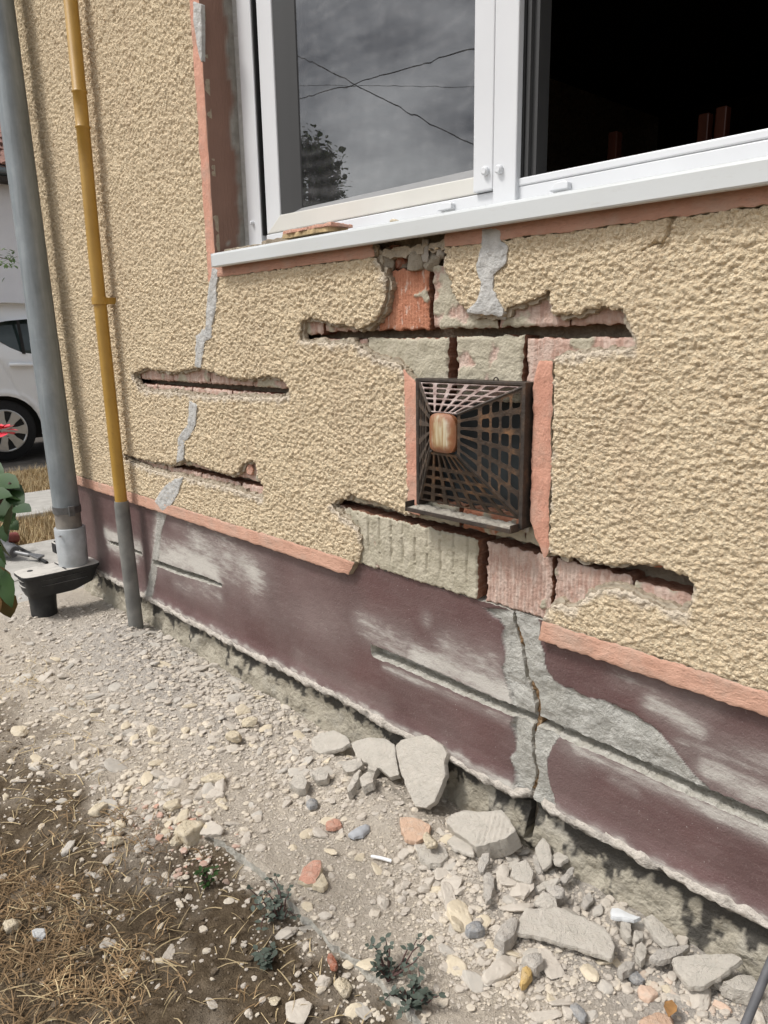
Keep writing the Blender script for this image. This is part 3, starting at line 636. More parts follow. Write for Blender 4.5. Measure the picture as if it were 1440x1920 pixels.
# --- bricks behind the render
YB = 0.024
ZJ = {'top': 1.336, 'A': 1.187, 'B': 1.033, 'C': 0.885, 'D': 0.737, 'E': 0.582}
def overlaps(x0, z0, x1, z1):
    gx, gzv = np.meshgrid(np.linspace(x0 - 0.015, x1 + 0.015, 16), np.linspace(z0 - 0.015, z1 + 0.015, 16))
    return any((sdf(gx, gzv, h) < 0).any() for h in HOLES)
bk = 0
def brick(x0, z0, x1, z1, mat, mortar=0.0, y=None, label=None, rib=0.0013, chip=0.0042, res=0.0036):
    global bk; bk += 1
    sd = bk * 3; yy = YB + (random.uniform(-0.004, 0.004) if y is None else y)
    def mort(u, v, s): return np.clip(sstep(-0.10, 0.10, fbm(u, v, 13, 4, 100 + sd) + (mortar * 1.6 - 0.8)), 0, 1)
    def rel(u, v, s):
        mo = mort(u, v, s); ph = np.abs(((u + 0.0004 * pn(v * 30, u * 9, 1)) / 0.0098) % 1 - 0.5); ribs = -2.2 * np.exp(-(ph / 0.13) ** 2)
        score = 0
        if mortar > 0.9:                       # trowel scoring down the mortar face
            for xx in np.arange(x0 + 0.03, x1 - 0.02, 0.043):
                xw = xx + 0.002 * pn(v * 30, xx * 90, 3)
                score = score + 1.6 * sstep(0.0042, 0.0015, np.abs(u - xw)) * sstep(z0 + 0.025, z0 + 0.05, v) * (0.5 + pn(v * 40, xx * 77, 9) > 0.15)
        return (1 - mo) * rib * ribs + mo * (0.003 + 0.0022 * fbm(u, v, 25, 4, 7)) - 0.003 * score + 0.0009 * fbm(u, v, 60, 3, sd)
    me = sheet('brick', rect(x0, z0, x1, z1), res, (0, yy, 0), relief=rel, depth=0.10, jit=(chip, 48), seed=bk, attrs={'mortar': mort}, rnd=0.004, flare=-0.004)
    return add('brick', me, [mat, BRICK_SIDE], house, label)
# rows traced in the exposed area
brick(-1.405, 1.196, -1.236, 1.333, BRICK_RED, 0.0, 0.002, 'clean orange-red ribbed brick under the sill', rib=0.0012, res=0.0022)
brick(-1.217, 1.196, -1.031, 1.333, BRICK_PINK, 0.62)
brick(-1.026, 1.196, -0.858, 1.333, BRICK_PINK, 0.42)
brick(-0.853, 1.196, -0.66, 1.333, BRICK_PINK, 0.15)
brick(-1.62, 1.196, -1.412, 1.333, BRICK_PINK, 0.35, 0.004)
brick(-1.87, 1.190, -1.626, 1.333, BRICK_PINK, 0.35, 0.0)
brick(-1.97, 1.040, -1.726, 1.180, BRICK_PINK, 0.4, 0.0)
brick(-1.72, 1.040, -1.448, 1.176, BRICK_PINK, 0.5, 0.002)
brick(-1.444, 1.040, -1.172, 1.176, BRICK_PINK, 0.9, 0.0)
brick(-1.144, 1.040, -0.962, 1.178, BRICK_PINK, 0.9, -0.002)
brick(-0.952, 1.040, -0.70, 1.172, BRICK_PINK, 0.3)
brick(-0.69, 1.040, -0.5, 1.172, BRICK_PINK, 0.3)
brick(-1.56, 0.748, -1.32, 0.875, BRICK_PINK, 0.6)
brick(-1.315, 0.744, -1.137, 0.79, BRICK_PINK, 0.85, -0.001)
brick(-1.128, 0.742, -0.948, 0.79, BRICK_RED, 0.3, 0.002)
brick(-0.942, 0.742, -0.84, 0.875, BRICK_PINK, 0.95, -0.002)
brick(-0.835, 0.748, -0.60, 0.875, BRICK_RED, 0.1, 0.006)
brick(-0.595, 0.748, -0.40, 0.875, BRICK_RED, 0.1, 0.006)
brick(-1.66, 0.585, -1.52, 0.727, BRICK_PINK, 0.6)
brick(-1.515, 0.583, -1.068, 0.727, BRICK_PINK, 1.0, -0.012, 'long brick face covered in scored grey mortar', chip=0.004, res=0.0024)
brick(-1.047, 0.583, -0.872, 0.724, BRICK_PINK, 0.05, -0.006, 'dusty pink ribbed brick below the vent', rib=0.0014, res=0.0022)
brick(-0.865, 0.585, -0.69, 0.722, BRICK_PINK, 0.2, -0.002, res=0.0024)
brick(-0.685, 0.585, -0.46, 0.715, BRICK_PINK, 0.3, 0.001)
for (r0, r1, off) in (('B', 'A', 0.0), ('C', 'B', 0.13), ('D', 'C', 0.02), ('E', 'D', 0.15)):
    x = -3.25 + off
    while x < -1.75:
        if overlaps(x, ZJ[r0] + 0.012, x + 0.245, ZJ[r1] - 0.010):
            brick(x, ZJ[r0] + (0.006 if r0 in 'BD' else 0.0), x + 0.245, ZJ[r1] - 0.012, BRICK_PINK, random.uniform(0.1, 0.4), 0.0)
        x += 0.255
# broken bedding under the sill: rough mortar with lumps
me = sheet('mortar_bed', np.array([[-1.46, 1.338], [-1.10, 1.338], [-1.10, 1.405], [-1.46, 1.405]]), 0.004, (0, 0.045, 0), relief=lambda u, v, s: 0.014 * fbm(u, v, 22, 4, 120), depth=0.03)
add('mortar_bed', me, [MORTAR, MORTAR], house)

# icosphere helpers for lumps and rubble
def ico(n):
    bm = bmesh.new(); bmesh.ops.create_icosphere(bm, subdivisions=n, radius=1.0)
    v = np.array([x.co[:] for x in bm.verts]); f = np.array([[q.index for q in x.verts] for x in bm.faces]); bm.free(); return v, f
ICO = {n: ico(n) for n in (1, 2, 3, 4)}
def rock(seed, n=3, planes=11, rough=0.05, soft=0.0):
    g = np.random.default_rng(seed); v, f = ICO[n]
    N = g.normal(size=(planes, 3)); N /= np.linalg.norm(N, axis=1)[:, None]; N = np.concatenate([N, [[0, 0, 1.], [0, 0, -1.]]]); d = g.uniform(0.55, 0.95, len(N))
    c = v @ N.T; r = np.where(c > 0.12, d[None, :] / np.maximum(c, 0.12), 9).min(1); r = np.minimum(r, 1.25)
    if soft: r = r * (1 - soft) + soft * 0.85
    r = r + rough * (pn(v[:, 0] * 3 + seed, v[:, 1] * 3 + v[:, 2] * 2, 1) + 0.5 * pn(v[:, 0] * 7, v[:, 2] * 7 + seed + v[:, 1] * 5, 2))
    return v * r[:, None], f
def lump(px, py, y, r, mat, name='mortar_lump', seed=1, sc=(1, .7, 1)):
    v, f = rock(seed, 3); p = Wp(px, py, y); add(name, mk_mesh(name, v * r * np.array(sc) + p, [f], smooth=False), mat, house)
MORT2 = stone('bed_mortar', (0.30, 0.265, 0.21), dust=0.3)
lump(728, 494, 0.03, 0.026, MORT2, seed=3, sc=(1, .8, .9)); lump(781, 490, 0.028, 0.030, MORT2, seed=6, sc=(.9, .6, 1.1)); lump(797, 470, 0.02, 0.020, ST['grey'], seed=8, sc=(.8, .6, 1.7))
lump(815, 488, 0.028, 0.028, MORT2, seed=9, sc=(.9, .6, 1.1)); lump(750, 484, 0.05, 0.032, ST['red'], seed=12, sc=(1.3, .6, 1)); lump(826, 476, 0.018, 0.016, ST['pale'], seed=15); lump(706, 470, 0.008, 0.012, PLASTER, seed=17, sc=(.6, .7, 1.8)); lump(470, 880, 0.02, 0.024, ST['pink'], seed=21); lump(940, 590, 0.012, 0.012, CEMENT, seed=22)
lump(985, 988, 0.012, 0.014, ST['pale'], seed=23)

# dark core of the wall (joints, cavity for the vent, room behind)
core = MB()
core.box(XL + 0.01, 0.078, -0.1, XI - 0.02, 0.40, 3.0).box(XI - 0.02, 0.0785, -0.1, -1.235, 0.40, 1.39).box(-1.235, 0.078, -0.1, -0.925, 0.40, 0.79).box(-1.235, 0.078, 1.08, -0.925, 0.40, 1.39).box(-0.925, 0.0785, -0.1, XR - 0.01, 0.40, 1.39)
core.box(0.35, 0.06, 1.39, XR - 0.01, 0.40, 3.0).box(XI - 0.02, 0.06, 2.75, 0.35, 0.40, 3.0).box(XL + 0.01, 0.40, -0.1, XL + 0.3, 5.2, 3.0).box(-1.24, 0.36, 0.78, -0.92, 0.399, 1.09)
core.build('masonry_core', MORTAR, house)
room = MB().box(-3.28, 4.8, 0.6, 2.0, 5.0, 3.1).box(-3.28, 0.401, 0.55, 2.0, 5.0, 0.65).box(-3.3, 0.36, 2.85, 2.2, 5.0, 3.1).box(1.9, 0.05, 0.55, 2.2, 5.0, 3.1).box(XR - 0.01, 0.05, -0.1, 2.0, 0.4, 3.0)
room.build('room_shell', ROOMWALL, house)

# --- plinth
YP = 0.018
BARE = Wxz([(905, 1140), (935, 1162), (945, 1178), (941, 1200), (948, 1225), (942, 1250), (950, 1278), (957, 1305), (962, 1340), (958, 1360), (966, 1385), (968, 1402), (957, 1420), (964, 1442), (968, 1470), (972, 1500), (985, 1545), (1046, 1545), (1046, 1518), (1040, 1500), (1028, 1470), (1026, 1440), (1031, 1400), (1045, 1385), (1070, 1380), (1110, 1400), (1200, 1440), (1310, 1490), (1325, 1478), (1290, 1440), (1260, 1402), (1230, 1370), (1200, 1346), (1165, 1330), (1130, 1312), (1100, 1306), (1060, 1288), (1038, 1275), (1022, 1252), (1020, 1225), (1012, 1195), (1010, 1150)], YP)
PCRACK = Wxz([(961, 1150), (966, 1150), (973, 1185), (980, 1210), (987, 1240), (991, 1265), (1003, 1290), (1013, 1322), (1009, 1350), (1001, 1380), (1005, 1420), (1009, 1450), (999, 1490), (998, 1530), (996, 1580), (980, 1575), (984, 1530), (990, 1490), (1002, 1450), (999, 1420), (994, 1380), (999, 1350), (1003, 1325), (994, 1295), (984, 1266), (981, 1240), (973, 1213), (966, 1187)], YP)
GROOVE = Wxz([(694, 1207), (747, 1228), (813, 1256), (880, 1286), (962, 1322), (1010, 1344), (1100, 1382), (1200, 1426), (1300, 1467), (1445, 1527), (1700, 1634), (1700, 1672), (1445, 1558), (1300, 1495), (1200, 1450), (1100, 1405), (1010, 1365), (960, 1342), (880, 1308), (813, 1280), (750, 1251), (697, 1232)], YP)
GROOVE2 = Wxz([(285, 1049), (300, 1052), (330, 1063), (380, 1079), (417, 1095), (417, 1102), (380, 1091), (330, 1076), (300, 1064), (288, 1060)], YP)
GROOVE3 = Wxz([(203, 1013), (222, 1017), (242, 1024), (266, 1036), (266, 1043), (240, 1033), (220, 1026), (206, 1020)], YP)
DUSTS = [((300, 1040), (400, 1070), 0.10, 0.95), ((330, 1085), (410, 1115), 0.06, 0.55), ((370, 1020), (470, 1080), 0.14, 0.65), ((330, 990), (430, 1020), 0.08, 0.35), ((200, 1000), (262, 1030), 0.05, 0.9), ((205, 1020), (255, 1045), 0.05, 0.7), ((680, 1170), (760, 1220), 0.07, 0.55), ((780, 1235), (955, 1305), 0.055, 1.05), ((840, 1215), (920, 1250), 0.07, 0.55),
         ((800, 1160), (800, 1165), 0.03, 0.45), ((720, 1250), (960, 1355), 0.018, 0.7), ((1225, 1320), (1310, 1370), 0.035, 0.95), ((1080, 1405), (1440, 1568), 0.026, 0.75), ((1330, 1440), (1440, 1500), 0.045, 0.8), ((1290, 1390), (1440, 1440), 0.05, 0.5), ((1160, 1270), (1330, 1330), 0.04, 0.3), ((820, 1470), (960, 1480), 0.03, 0.4), ((295, 960), (280, 1130), 0.035, 0.55),
         ((1150, 1460), (1190, 1480), 0.02, 0.5), ((1060, 1400), (1090, 1420), 0.03, 0.4), ((480, 1100), (640, 1190), 0.12, 0.22), ((560, 1230), (720, 1320), 0.05, 0.2)]
def pdust(u, v, s):
    d = np.zeros_like(u)
    for a, b, wd, k in DUSTS:
        q = Wxz([a, b], YP); d = np.maximum(d, k * np.exp(-(linedist(u, v, q) / wd) ** 2 * 1.6))
    d = d * (0.92 + 0.38 * fbm(u * 0.5, v, 8, 4, 130)); d = d + 0.6 * sstep(0.022, 0.0, v - 0.150 + 0.010 * fbm(u, v, 20, 3, 5))
    return np.clip(d, 0, 1)
STRIPE = Wxz([(296, 960), (312, 965), (300, 1010), (296, 1060), (288, 1115), (272, 1122), (283, 1060), (290, 1010)], YP)
def pbare(u, v, s):
    d = sdf(u, v, BARE) + 0.004 * fbm(u, v, 30, 4, 140)
    return np.clip(sstep(0.0015, -0.0015, d) + 0.8 * sstep(0.004, -0.004, sdf(u, v, STRIPE) + 0.006 * fbm(u, v, 18, 3, 4)), 0, 1)
def prel(u, v, s):
    b = sstep(0.002, -0.002, sdf(u, v, BARE) + 0.004 * fbm(u, v, 30, 4, 140))
    return -0.0045 * b + b * (0.007 * fbm(u, v, 14, 5, 150)) + 0.0012 * fbm(u, v, 5, 3, 160) + 0.008 * sstep(0.05, 0, v - 0.145) * (1 - b)
PX = np.concatenate([-gstep(0.30, 3.62, 0.0028, 0.010)[::-1], np.arange(-0.29, 0.83, 0.015)])
PZ = np.arange(0.125, 0.586, 0.0032)
me = sheet('plinth_coat', np.array([[XL, 0.140], [XR, 0.135], [XR, 0.580], [XL, 0.580]]), 0.003, (0, YP, 0), relief=prel, depth=0.043, holes=[PCRACK, GROOVE, GROOVE2, GROOVE3], jit=(0.0024, 70), us=PX, vs=PZ, flare=0.004,
           attrs={'bare': pbare, 'dust': pdust})
add('plinth_coat', me, [PLINTH, DUSTCON], house)
me = sheet('plinth_core', rect(XL + 0.01, 0.1, XR, 0.572), 0.02, (0, YP + 0.041, 0), relief=lambda u, v, s: 0.004 * fbm(u, v, 20, 4, 5), depth=0.03, holes=[PCRACK], us=np.arange(-3.6, 0.8, 0.012), vs=np.arange(0.1, 0.6, 0.008))
add('plinth_core', me, [DUSTCON, DUSTCON], house)
me = sheet('crack_earth', PCRACK, 0.0025, (0, 0.034, 0), relief=lambda u, v, s: 0.009 * fbm(u, v, 40, 4, 66) - 0.034 * sstep(0.16, 0.13, v), depth=0.04, jit=(0.001, 60))
add('crack_earth', me, [CRACKFILL, CRACKFILL], house)
MB().box(XL + 0.01, 0.062, -0.1, XR - 0.005, 0.077, 0.572).build('plinth_core', MORTAR, house)
# foundation, rough concrete with bitumen patches and painted shade under the lip
def tar_shade_fn(u, v, s):  # bitumen patches, plus a dark band painting the lip's shade
    t = fbm(u, v * 0.6, 15, 5, 170, 0.62) + sstep(0.060, 0.100, v + 0.016 * fbm(u, v, 24, 4, 9)) * 1.0 - 0.50 + 0.3 * sstep(-1.2, -0.5, u)
    return np.clip(0.92 * sstep(0.05, 0.35, t), 0, 1)
me = sheet('foundation', rect(XL + 0.005, -0.1, XR - 0.002, 0.15), 0.008, (0, 0.036, 0), relief=lambda u, v, s: 0.011 * fbm(u, v, 12, 4, 180) + 0.012 * sstep(0.10, -0.02, v), depth=0.025, holes=[PCRACK], us=np.concatenate([np.arange(-3.62, -1.6, 0.011), np.arange(-1.6, -0.2, 0.0055), np.arange(-0.2, 0.83, 0.03)]), vs=np.arange(-0.104, 0.158, 0.006), attrs={'tar_shade': tar_shade_fn})
add('foundation', me, [FOUND, FOUND], house)
# ragged plaster lip along the foot of the plinth
ux = np.concatenate([np.arange(-3.6, -1.5, 0.008), np.arange(-1.5, -0.25, 0.004), np.arange(-0.25, 0.8, 0.03)])
prof = [(0.017, 0.015, 0), (0.010, 0.010, 0), (0.005, 0.003, 0), (0.004, -0.004, 0.15), (0.009, -0.009, .9), (0.018, -0.011, 1), (0.045, -0.006, 1)]
zc = 0.140 + 0.007 * fbm(ux, ux * 0 + 2.2, 2.2, 2, 190)
vv = []; ta = []; gap = Wp(992, 1500, 0)[0]
for j, (py_, pz_, tv) in enumerate(prof):
    a = 0.5 if j in (0, 6) else 1.0
    n1 = fbm(ux, np.full_like(ux, j * 0.16), 16, 4, 195); n2 = fbm(ux, np.full_like(ux, j * 0.2 + 5), 30, 4, 197)
    drop = np.where(j in (3, 4, 5), -0.012 * np.clip(fbm(ux, ux * 0 + 9.1, 9, 3, 199), 0, 1), 0)
    vv.append(np.stack([ux, py_ + a * 0.006 * n1 + 0.03 * np.exp(-((ux - gap) / 0.022) ** 2), zc + pz_ + a * 0.0075 * n2 + drop], 1)); ta.append(np.clip(tv + 0.8 * n1 * (j in (2, 3, 4)), 0, 1))
vv = np.concatenate(vv); ta = np.concatenate(ta); n = len(ux)
q = np.array([[j * n + i, j * n + i + 1, (j + 1) * n + i + 1, (j + 1) * n + i] for j in range(6) for i in range(n - 1) if abs(ux[i] - gap) > 0.004])
add('plinth_lip', mk_mesh('plinth_lip', vv, [q], attrs={'tar_shade': ta}), LIP, house)

# --- window
win = MB(); YW = 0.10
win.box(-2.075, YW, 1.43, -2.005, YW + 0.09, 2.75).box(-1.985, YW + 0.004, 1.432, 0.35, YW + 0.088, 1.484)
win.box(-1.05, YW + 0.002, 1.484, 0.35, YW + 0.03, 1.500).box(-2.005, YW + 0.055, 1.432, -1.985, YW + 0.089, 2.75)
window = win.build('window', WHITE, house, bevel=0.003)
MB().box(-2.112, YW + 0.01, 1.42, -2.076, YW + 0.085, 2.75).build('mortar_fill', CEMENT, house)
MB().box(-2.0045, YW + 0.02, 1.484, -1.986, YW + 0.054, 2.75).box(-2.0049, YW + 0.004, 1.4845, -1.9985, YW + 0.0199, 2.749).build('track', BLACK, window)
MB().box(-1.984, YW + 0.006, 1.4855, -1.912, YW + 0.05, 2.75).build('sash_stile', WHITE, window, bevel=0.004)
# bottom rail with mitred end, cream
y0 = YW + 0.006
MB().prism([(-1.984, y0 - .001, 1.4855), (-1.1635, y0 - .001, 1.4855), (-1.1635, y0 - .001, 1.522), (-1.911, y0 - .001, 1.532)], (0, 0.045, 0)).build('sash_rail', CREAMY, window, bevel=0.003)
g = MB()                                        # sloping grey glazing bead, left (shade in its colour) and bottom
g.prism([(-1.911, y0 + 0.004, 1.524), (-1.911, y0 + 0.044, 1.524), (-1.845, y0 + 0.044, 1.524), (-1.85, y0 + 0.034, 1.524)], (0, 0, 1.226))
g.build('glazing_bead', GASKET, window); g = MB()
g.prism([(-1.9105, y0 + 0.005, 1.523), (-1.9105, y0 + 0.044, 1.523), (-1.9105, y0 + 0.044, 1.549), (-1.9105, y0 + 0.034, 1.546)], (0.746, 0, 0))
g.build('glazing_bead', simple('grey_bead', (0.24, 0.24, 0.24), 0.5, var=0.05), window)
MB().box(-1.848, YW + 0.043, 1.54, -1.16, YW + 0.049, 2.75).build('pane', GLASS, window)
MB().box(-1.1630, YW - 0.008, 1.486, -1.1085, YW + 0.05, 2.75).build('sash_stile', WHITE, window, bevel=0.003)
MB().box(-1.1075, YW - 0.008, 1.434, -1.046, YW + 0.05, 2.75).build('sash_stile', WHITE, window, bevel=0.003)
MB().box(-1.0455, YW + 0.008, 1.484, -1.040, YW + 0.05, 2.75).build('track', BLACK, window)
mb = MB(); mb.box(-1.0395, YW + 0.012, 1.501, -1.030, YW + 0.06, 2.75).box(-1.0295, YW + 0.022, 1.501, -1.017, YW + 0.06, 2.75).build('track', GASKET, window)
for px_, py_, yy in ((912, 321, YW - 0.008), (938, 318, YW - 0.008), (475, 418, YW)):
    p = Wp(px_, py_, yy); MB().tube([(p[0], yy + 0.002, p[2]), (p[0], yy - 0.008, p[2]), (p[0], yy - 0.011, p[2])], [0.009, 0.009, 0.006] if px_ > 500 else [.006, .006, .004], 20).build('knob', WHITE, window, smooth=True)
for px_, py_ in ((838, 388), (1052, 350)):
    p = Wp(px_, py_, YW); x, z = p[0], p[2]
    o = [(x - 0.024, YW + 0.004, z - 0.007), (x + 0.022, YW + 0.004, z - 0.007), (x + 0.022, YW + 0.004, z + 0.005), (x + 0.012, YW + 0.004, z + 0.009), (x - 0.008, YW + 0.004, z + 0.007)]
    MB().prism(o, (0, -0.014, 0)).build('drain_cap', WHITE, window, bevel=0.002)
# sill: folded sheet metal with a down-turned front
sp_ = [(0.10, 1.443), (-0.032, 1.4305), (-0.0355, 1.4285), (-0.037, 1.424), (-0.0365, 1.394), (-0.034, 1.391), (-0.020, 1.391), (-0.020, 1.393), (-0.0335, 1.394), (-0.0345, 1.422), (-0.031, 1.428), (0.10, 1.4395)]
MB().prism([(-2.072, a, b) for a, b in sp_], (2.42, 0, 0)).build('window_sill', SILL, house)
MB().prism([(-2.0735, a, b) for a, b in ((0.02, 1.4345), (-0.0375, 1.43), (-0.0375, 1.391), (-0.02, 1.391), (0.0, 1.405))], (0.0014, 0, 0)).build('sill_end_cap', SILL, house)

# ------------------------------------------------------------------ VENT GRILLE
vent = thing('vent_grille', 'rusty dark iron pyramid vent cover with pierced sides, fixed between two peach strips', 'vent grille', (-1.08, 0, 0.79))
x0, x1, z0, z1 = -1.236, -0.922, 0.788, 1.083
ax0, ax1, az0, az1, ya = -1.117, -1.043, 0.938, 1.020, -0.092
def lattice(name, A, B, C_, D_, nu, nv, mat, bw=0.24, vf=None):
    """A->B outer edge, D_->C_ inner edge; nu holes across, nv along"""
    A, B, C_, D_ = map(np.array, (A, B, C_, D_)); V = []; F = []
    nrm = np.cross(B - A, D_ - A); nrm = nrm / np.linalg.norm(nrm) * 0.0016
    def P(u, v): return (1 - v) * ((1 - u) * A + u * B) + v * ((1 - u) * D_ + u * C_)
    vs_ = vf or list(np.linspace(0.03, 0.97, nv + 1))
    us_ = np.linspace(0.0, 1.0, nu + 1)
    def ringpts(n, r, c):
        o = []
        for sx_, sy_ in ((-1, -1), (1, -1), (1, 1), (-1, 1)):
            for k in range(3):
                a = math.atan2(sy_, sx_) + (k - 1) * math.pi / 4
                o.append((sx_ * (1 - c) + c * math.cos(a) * 1.0, sy_ * (1 - c) + c * math.sin(a)))
        return o
    inn = ringpts(0, 0, 0.4); 
    outp = []
    for i, (sx_, sy_) in enumerate(((-1, -1), (1, -1), (1, 1), (-1, 1))):
        nx = [(-1, -0.6), (-1, -1), (-0.6, -1)]
        rot = [lambda p: p, lambda p: (-p[1], p[0]), lambda p: (-p[0], -p[1]), lambda p: (p[1], -p[0])][i]
        outp += [rot(p) for p in nx]
    for i in range(nu):
        for j in range(nv):
            ua, ub, va, vb = us_[i], us_[i + 1], vs_[j], vs_[j + 1]
            um, vm, hu, hv = (ua + ub) / 2, (va + vb) / 2, (ub - ua) / 2, (vb - va) / 2
            b = len(V)
            for side in (1, -1):
                for q_ in outp: V.append(P(um + hu * q_[0], vm + hv * q_[1]) + side * nrm)
                for q_ in inn: V.append(P(um + hu * (1 - bw) * q_[0], vm + hv * (1 - bw * 0.8) * q_[1]) + side * nrm)
            for k in range(12):
                k2 = (k + 1) % 12
                F.append((b + k, b + k2, b + 12 + k2, b + 12 + k)); F.append((b + 24 + k2, b + 24 + k, b + 36 + k, b + 36 + k2)); F.append((b + 12 + k, b + 12 + k2, b + 36 + k2, b + 36 + k))
    return add(name, mk_mesh(name, np.array(V), [np.array(F)], smooth=False), mat, vent)
yo = -0.012
vfr = [0.02, 0.18, 0.335, 0.48, 0.63, 0.985]
lattice('lattice_panel', (x0 + .008, yo, z1 - .006), (x1 - .012, yo, z1 - .006), (ax1, ya, az1), (ax0, ya, az1), 6, 5, IRON_L, 0.26, [0.02, 0.2, 0.38, 0.55, 0.72, 0.985]).__setitem__('label', 'pale top panel')
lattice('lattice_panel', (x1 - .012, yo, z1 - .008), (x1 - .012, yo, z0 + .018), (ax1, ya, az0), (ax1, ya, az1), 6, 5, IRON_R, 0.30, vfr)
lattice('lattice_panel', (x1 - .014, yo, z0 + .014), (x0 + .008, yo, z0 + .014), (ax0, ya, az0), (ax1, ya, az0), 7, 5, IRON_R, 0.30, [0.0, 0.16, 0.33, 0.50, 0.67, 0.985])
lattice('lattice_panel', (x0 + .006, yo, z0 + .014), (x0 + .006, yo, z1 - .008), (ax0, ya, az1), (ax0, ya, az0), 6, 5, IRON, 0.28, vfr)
# seam ribs along the pyramid's four edges
for a, b in (((x0 + .008, yo, z1 - .006), (ax0, ya, az1)), ((x1 - .012, yo, z1 - .006), (ax1, ya, az1)), ((x1 - .012, yo, z0 + .016), (ax1, ya, az0)), ((x0 + .008, yo, z0 + .014), (ax0, ya, az0))):
    MB().tube([a, b], 0.0032, 8).build('seam_rib', IRON, vent)
bcx, bcz, brx, brz = (ax0 + ax1) / 2, (az0 + az1) / 2, (ax1 - ax0) / 2 + 0.001, (az1 - az0) / 2 + 0.001
bpoly = np.array([[bcx + brx * np.sign(math.cos(a)) * abs(math.cos(a)) ** 0.55, bcz + brz * np.sign(math.sin(a)) * abs(math.sin(a)) ** 0.55] for a in np.linspace(0, 2 * math.pi, 41)[:-1]])
bm_ = sheet('boss', bpoly, 0.003, (0, ya + 0.002, 0), relief=lambda u, v, s: 0.013 * np.sqrt(np.clip(1 - ((u - bcx) / brx) ** 4 * .9, 0, 1) * np.clip(1 - ((v - bcz) / brz) ** 4 * .9, 0, 1)), depth=0.004, jit=(0.0, 1),
            attrs={'rim': lambda u, v, s: np.clip(0.92 * sstep(-0.026, -0.005, s + 0.012 * fbm(u, v, 40, 3, 6)), 0, 1)})
add('boss', bm_, [BOSS, BOSS], vent)
fr_ = MB(); fr_.box(x0 - .004, -0.014, z0, x0 + .005, 0.06, z1 + .002).box(x1 - .011, -0.020, z0 - .006, x1 - .001, 0.06, z1 + .003).box(x0 - .004, -0.0145, z1 - .004, x1 - .0105, 0.06, z1 + .003)
fr_.build('outer_frame', IRON, vent, bevel=0.0015)
tr_ = MB().prism([(x0 - .005, -0.046, z0 - .002), (x1 - .006, -0.046, z0 - .002), (x1 - .006, -0.043, z0 + .002), (x0 - .005, -0.043, z0 + .002)], (0, 0, 0.001))
tray = MB().box(x0 - .006, -0.048, z0 - .0115, x1 - .0115, -0.0447, z0 - .002).box(x0 - .006, -0.0449, z0 - .0115, x1 - .0115, 0.02, z0 - .008).box(x1 - .0112, -0.048, z0 - .0115, x1 - .008, -0.0205, z0 + .006).box(x0 - .0062, -0.05, z0 - .0118, x0 - .0035, -0.0195, z0 + .012)
tray = tray.build('bottom_tray', IRON, vent, bevel=0.001)
me = sheet('dust', rect(x0 - .003, -0.0443, x1 - .012, 0.0), 0.003, (0, 0, z0 - .0070), FL, relief=lambda u, v, s: 0.006 + 0.004 * fbm(u, v, 45, 4, 3), depth=0.001)
o = add('dust', me, [TRAYDUST, TRAYDUST], tray); o['kind'] = 'stuff'
MB().box(x0, 0.075, z0 - .005, x1, 0.079, z1).build('backing_plate', DARKPLATE, vent)
p = Wp(930, 713, -0.005); MB().tube([(p[0] + 0.006 * math.cos(a), p[1], p[2] + 0.006 * math.sin(a)) for a in np.linspace(0, 2 * math.pi, 13)], 0.0016, 6).build('hook_eye', IRON, vent)

# ------------------------------------------------------------------ PIPES
dp = thing('downpipe', 'grey galvanised rain downpipe standing at the left corner of the house', 'downpipe', (-3.335, -0.095, 0.2))
def dpx(z): return -3.335 - 0.05 * (z - 0.2)
MB().tube([(dpx(z), -0.095, z) for z in (0.46, 0.9, 1.19, 1.1905, 1.9, 2.95)], [0.0565, 0.0565, 0.0565, 0.0555, 0.0555, 0.055], 40).build('pipe', ZINC, dp, smooth=True)
MB().tube([(dpx(0.41), -0.095, 0.30), (dpx(.41), -0.095, 0.47)], 0.0545, 40).build('pipe', simple('dirty_zinc', (0.24, 0.22, 0.195), 0.6, 0.3, var=0.3, scale=16), dp, smooth=True, label='dirt-brown lower length')
MB().tube([(dpx(.3), -0.095, 0.205), (dpx(.3), -0.095, 0.375), (dpx(.3), -0.095, 0.378)], [0.063, 0.066, 0.064], 40).build('sleeve', ZINC2, dp, smooth=True)
cl = MB().tube([(dpx(.455), -0.095, 0.445), (dpx(.455), -0.095, 0.475)], 0.0595, 40).build('clamp', ZDARK, dp, smooth=True)
MB().box(-3.288, -0.112, 0.438, -3.272, -0.088, 0.482).build('clamp_bolt', ZDARK, cl, bevel=0.002)
pr = Xp(123, 987, -3.28)
MB().tube([(-3.30, -0.152, 0.353), (-3.298, -0.160, 0.353)], 0.005, 10).build('rivet', ZINC2, dp)

gu_ = thing('drain_gully', 'black plastic drain gully with dusty lid under the downpipe', 'drain', (-3.37, -0.2, 0.0))
def ell(xa, xb, ya_, yb, z, n=28, e=3.2):
    cx, cy, rx, ry = (xa + xb) / 2, (ya_ + yb) / 2, (xb - xa) / 2, (yb - ya_) / 2; o = []
    for k in range(n):
        a = 2 * math.pi * k / n; c_, s_ = math.cos(a), math.sin(a)
        o.append((cx + rx * np.sign(c_) * abs(c_) ** (2 / e), cy + ry * np.sign(s_) * abs(s_) ** (2 / e), z))
    return o
def loft(rings):
    mb = MB(); n = len(rings[0])
    for r_ in rings: mb.v += [tuple(p) for p in r_]
    for i in range(len(rings) - 1):
        for k in range(n): mb.f.append((i * n + k, i * n + (k + 1) % n, (i + 1) * n + (k + 1) % n, (i + 1) * n + k))
    mb.f.append(tuple(reversed(range(n)))); mb.f.append(tuple((len(rings) - 1) * n + k for k in range(n))); return mb
gx0, gx1, gy0, gy1 = -3.425, -3.27, -0.335, 0.0
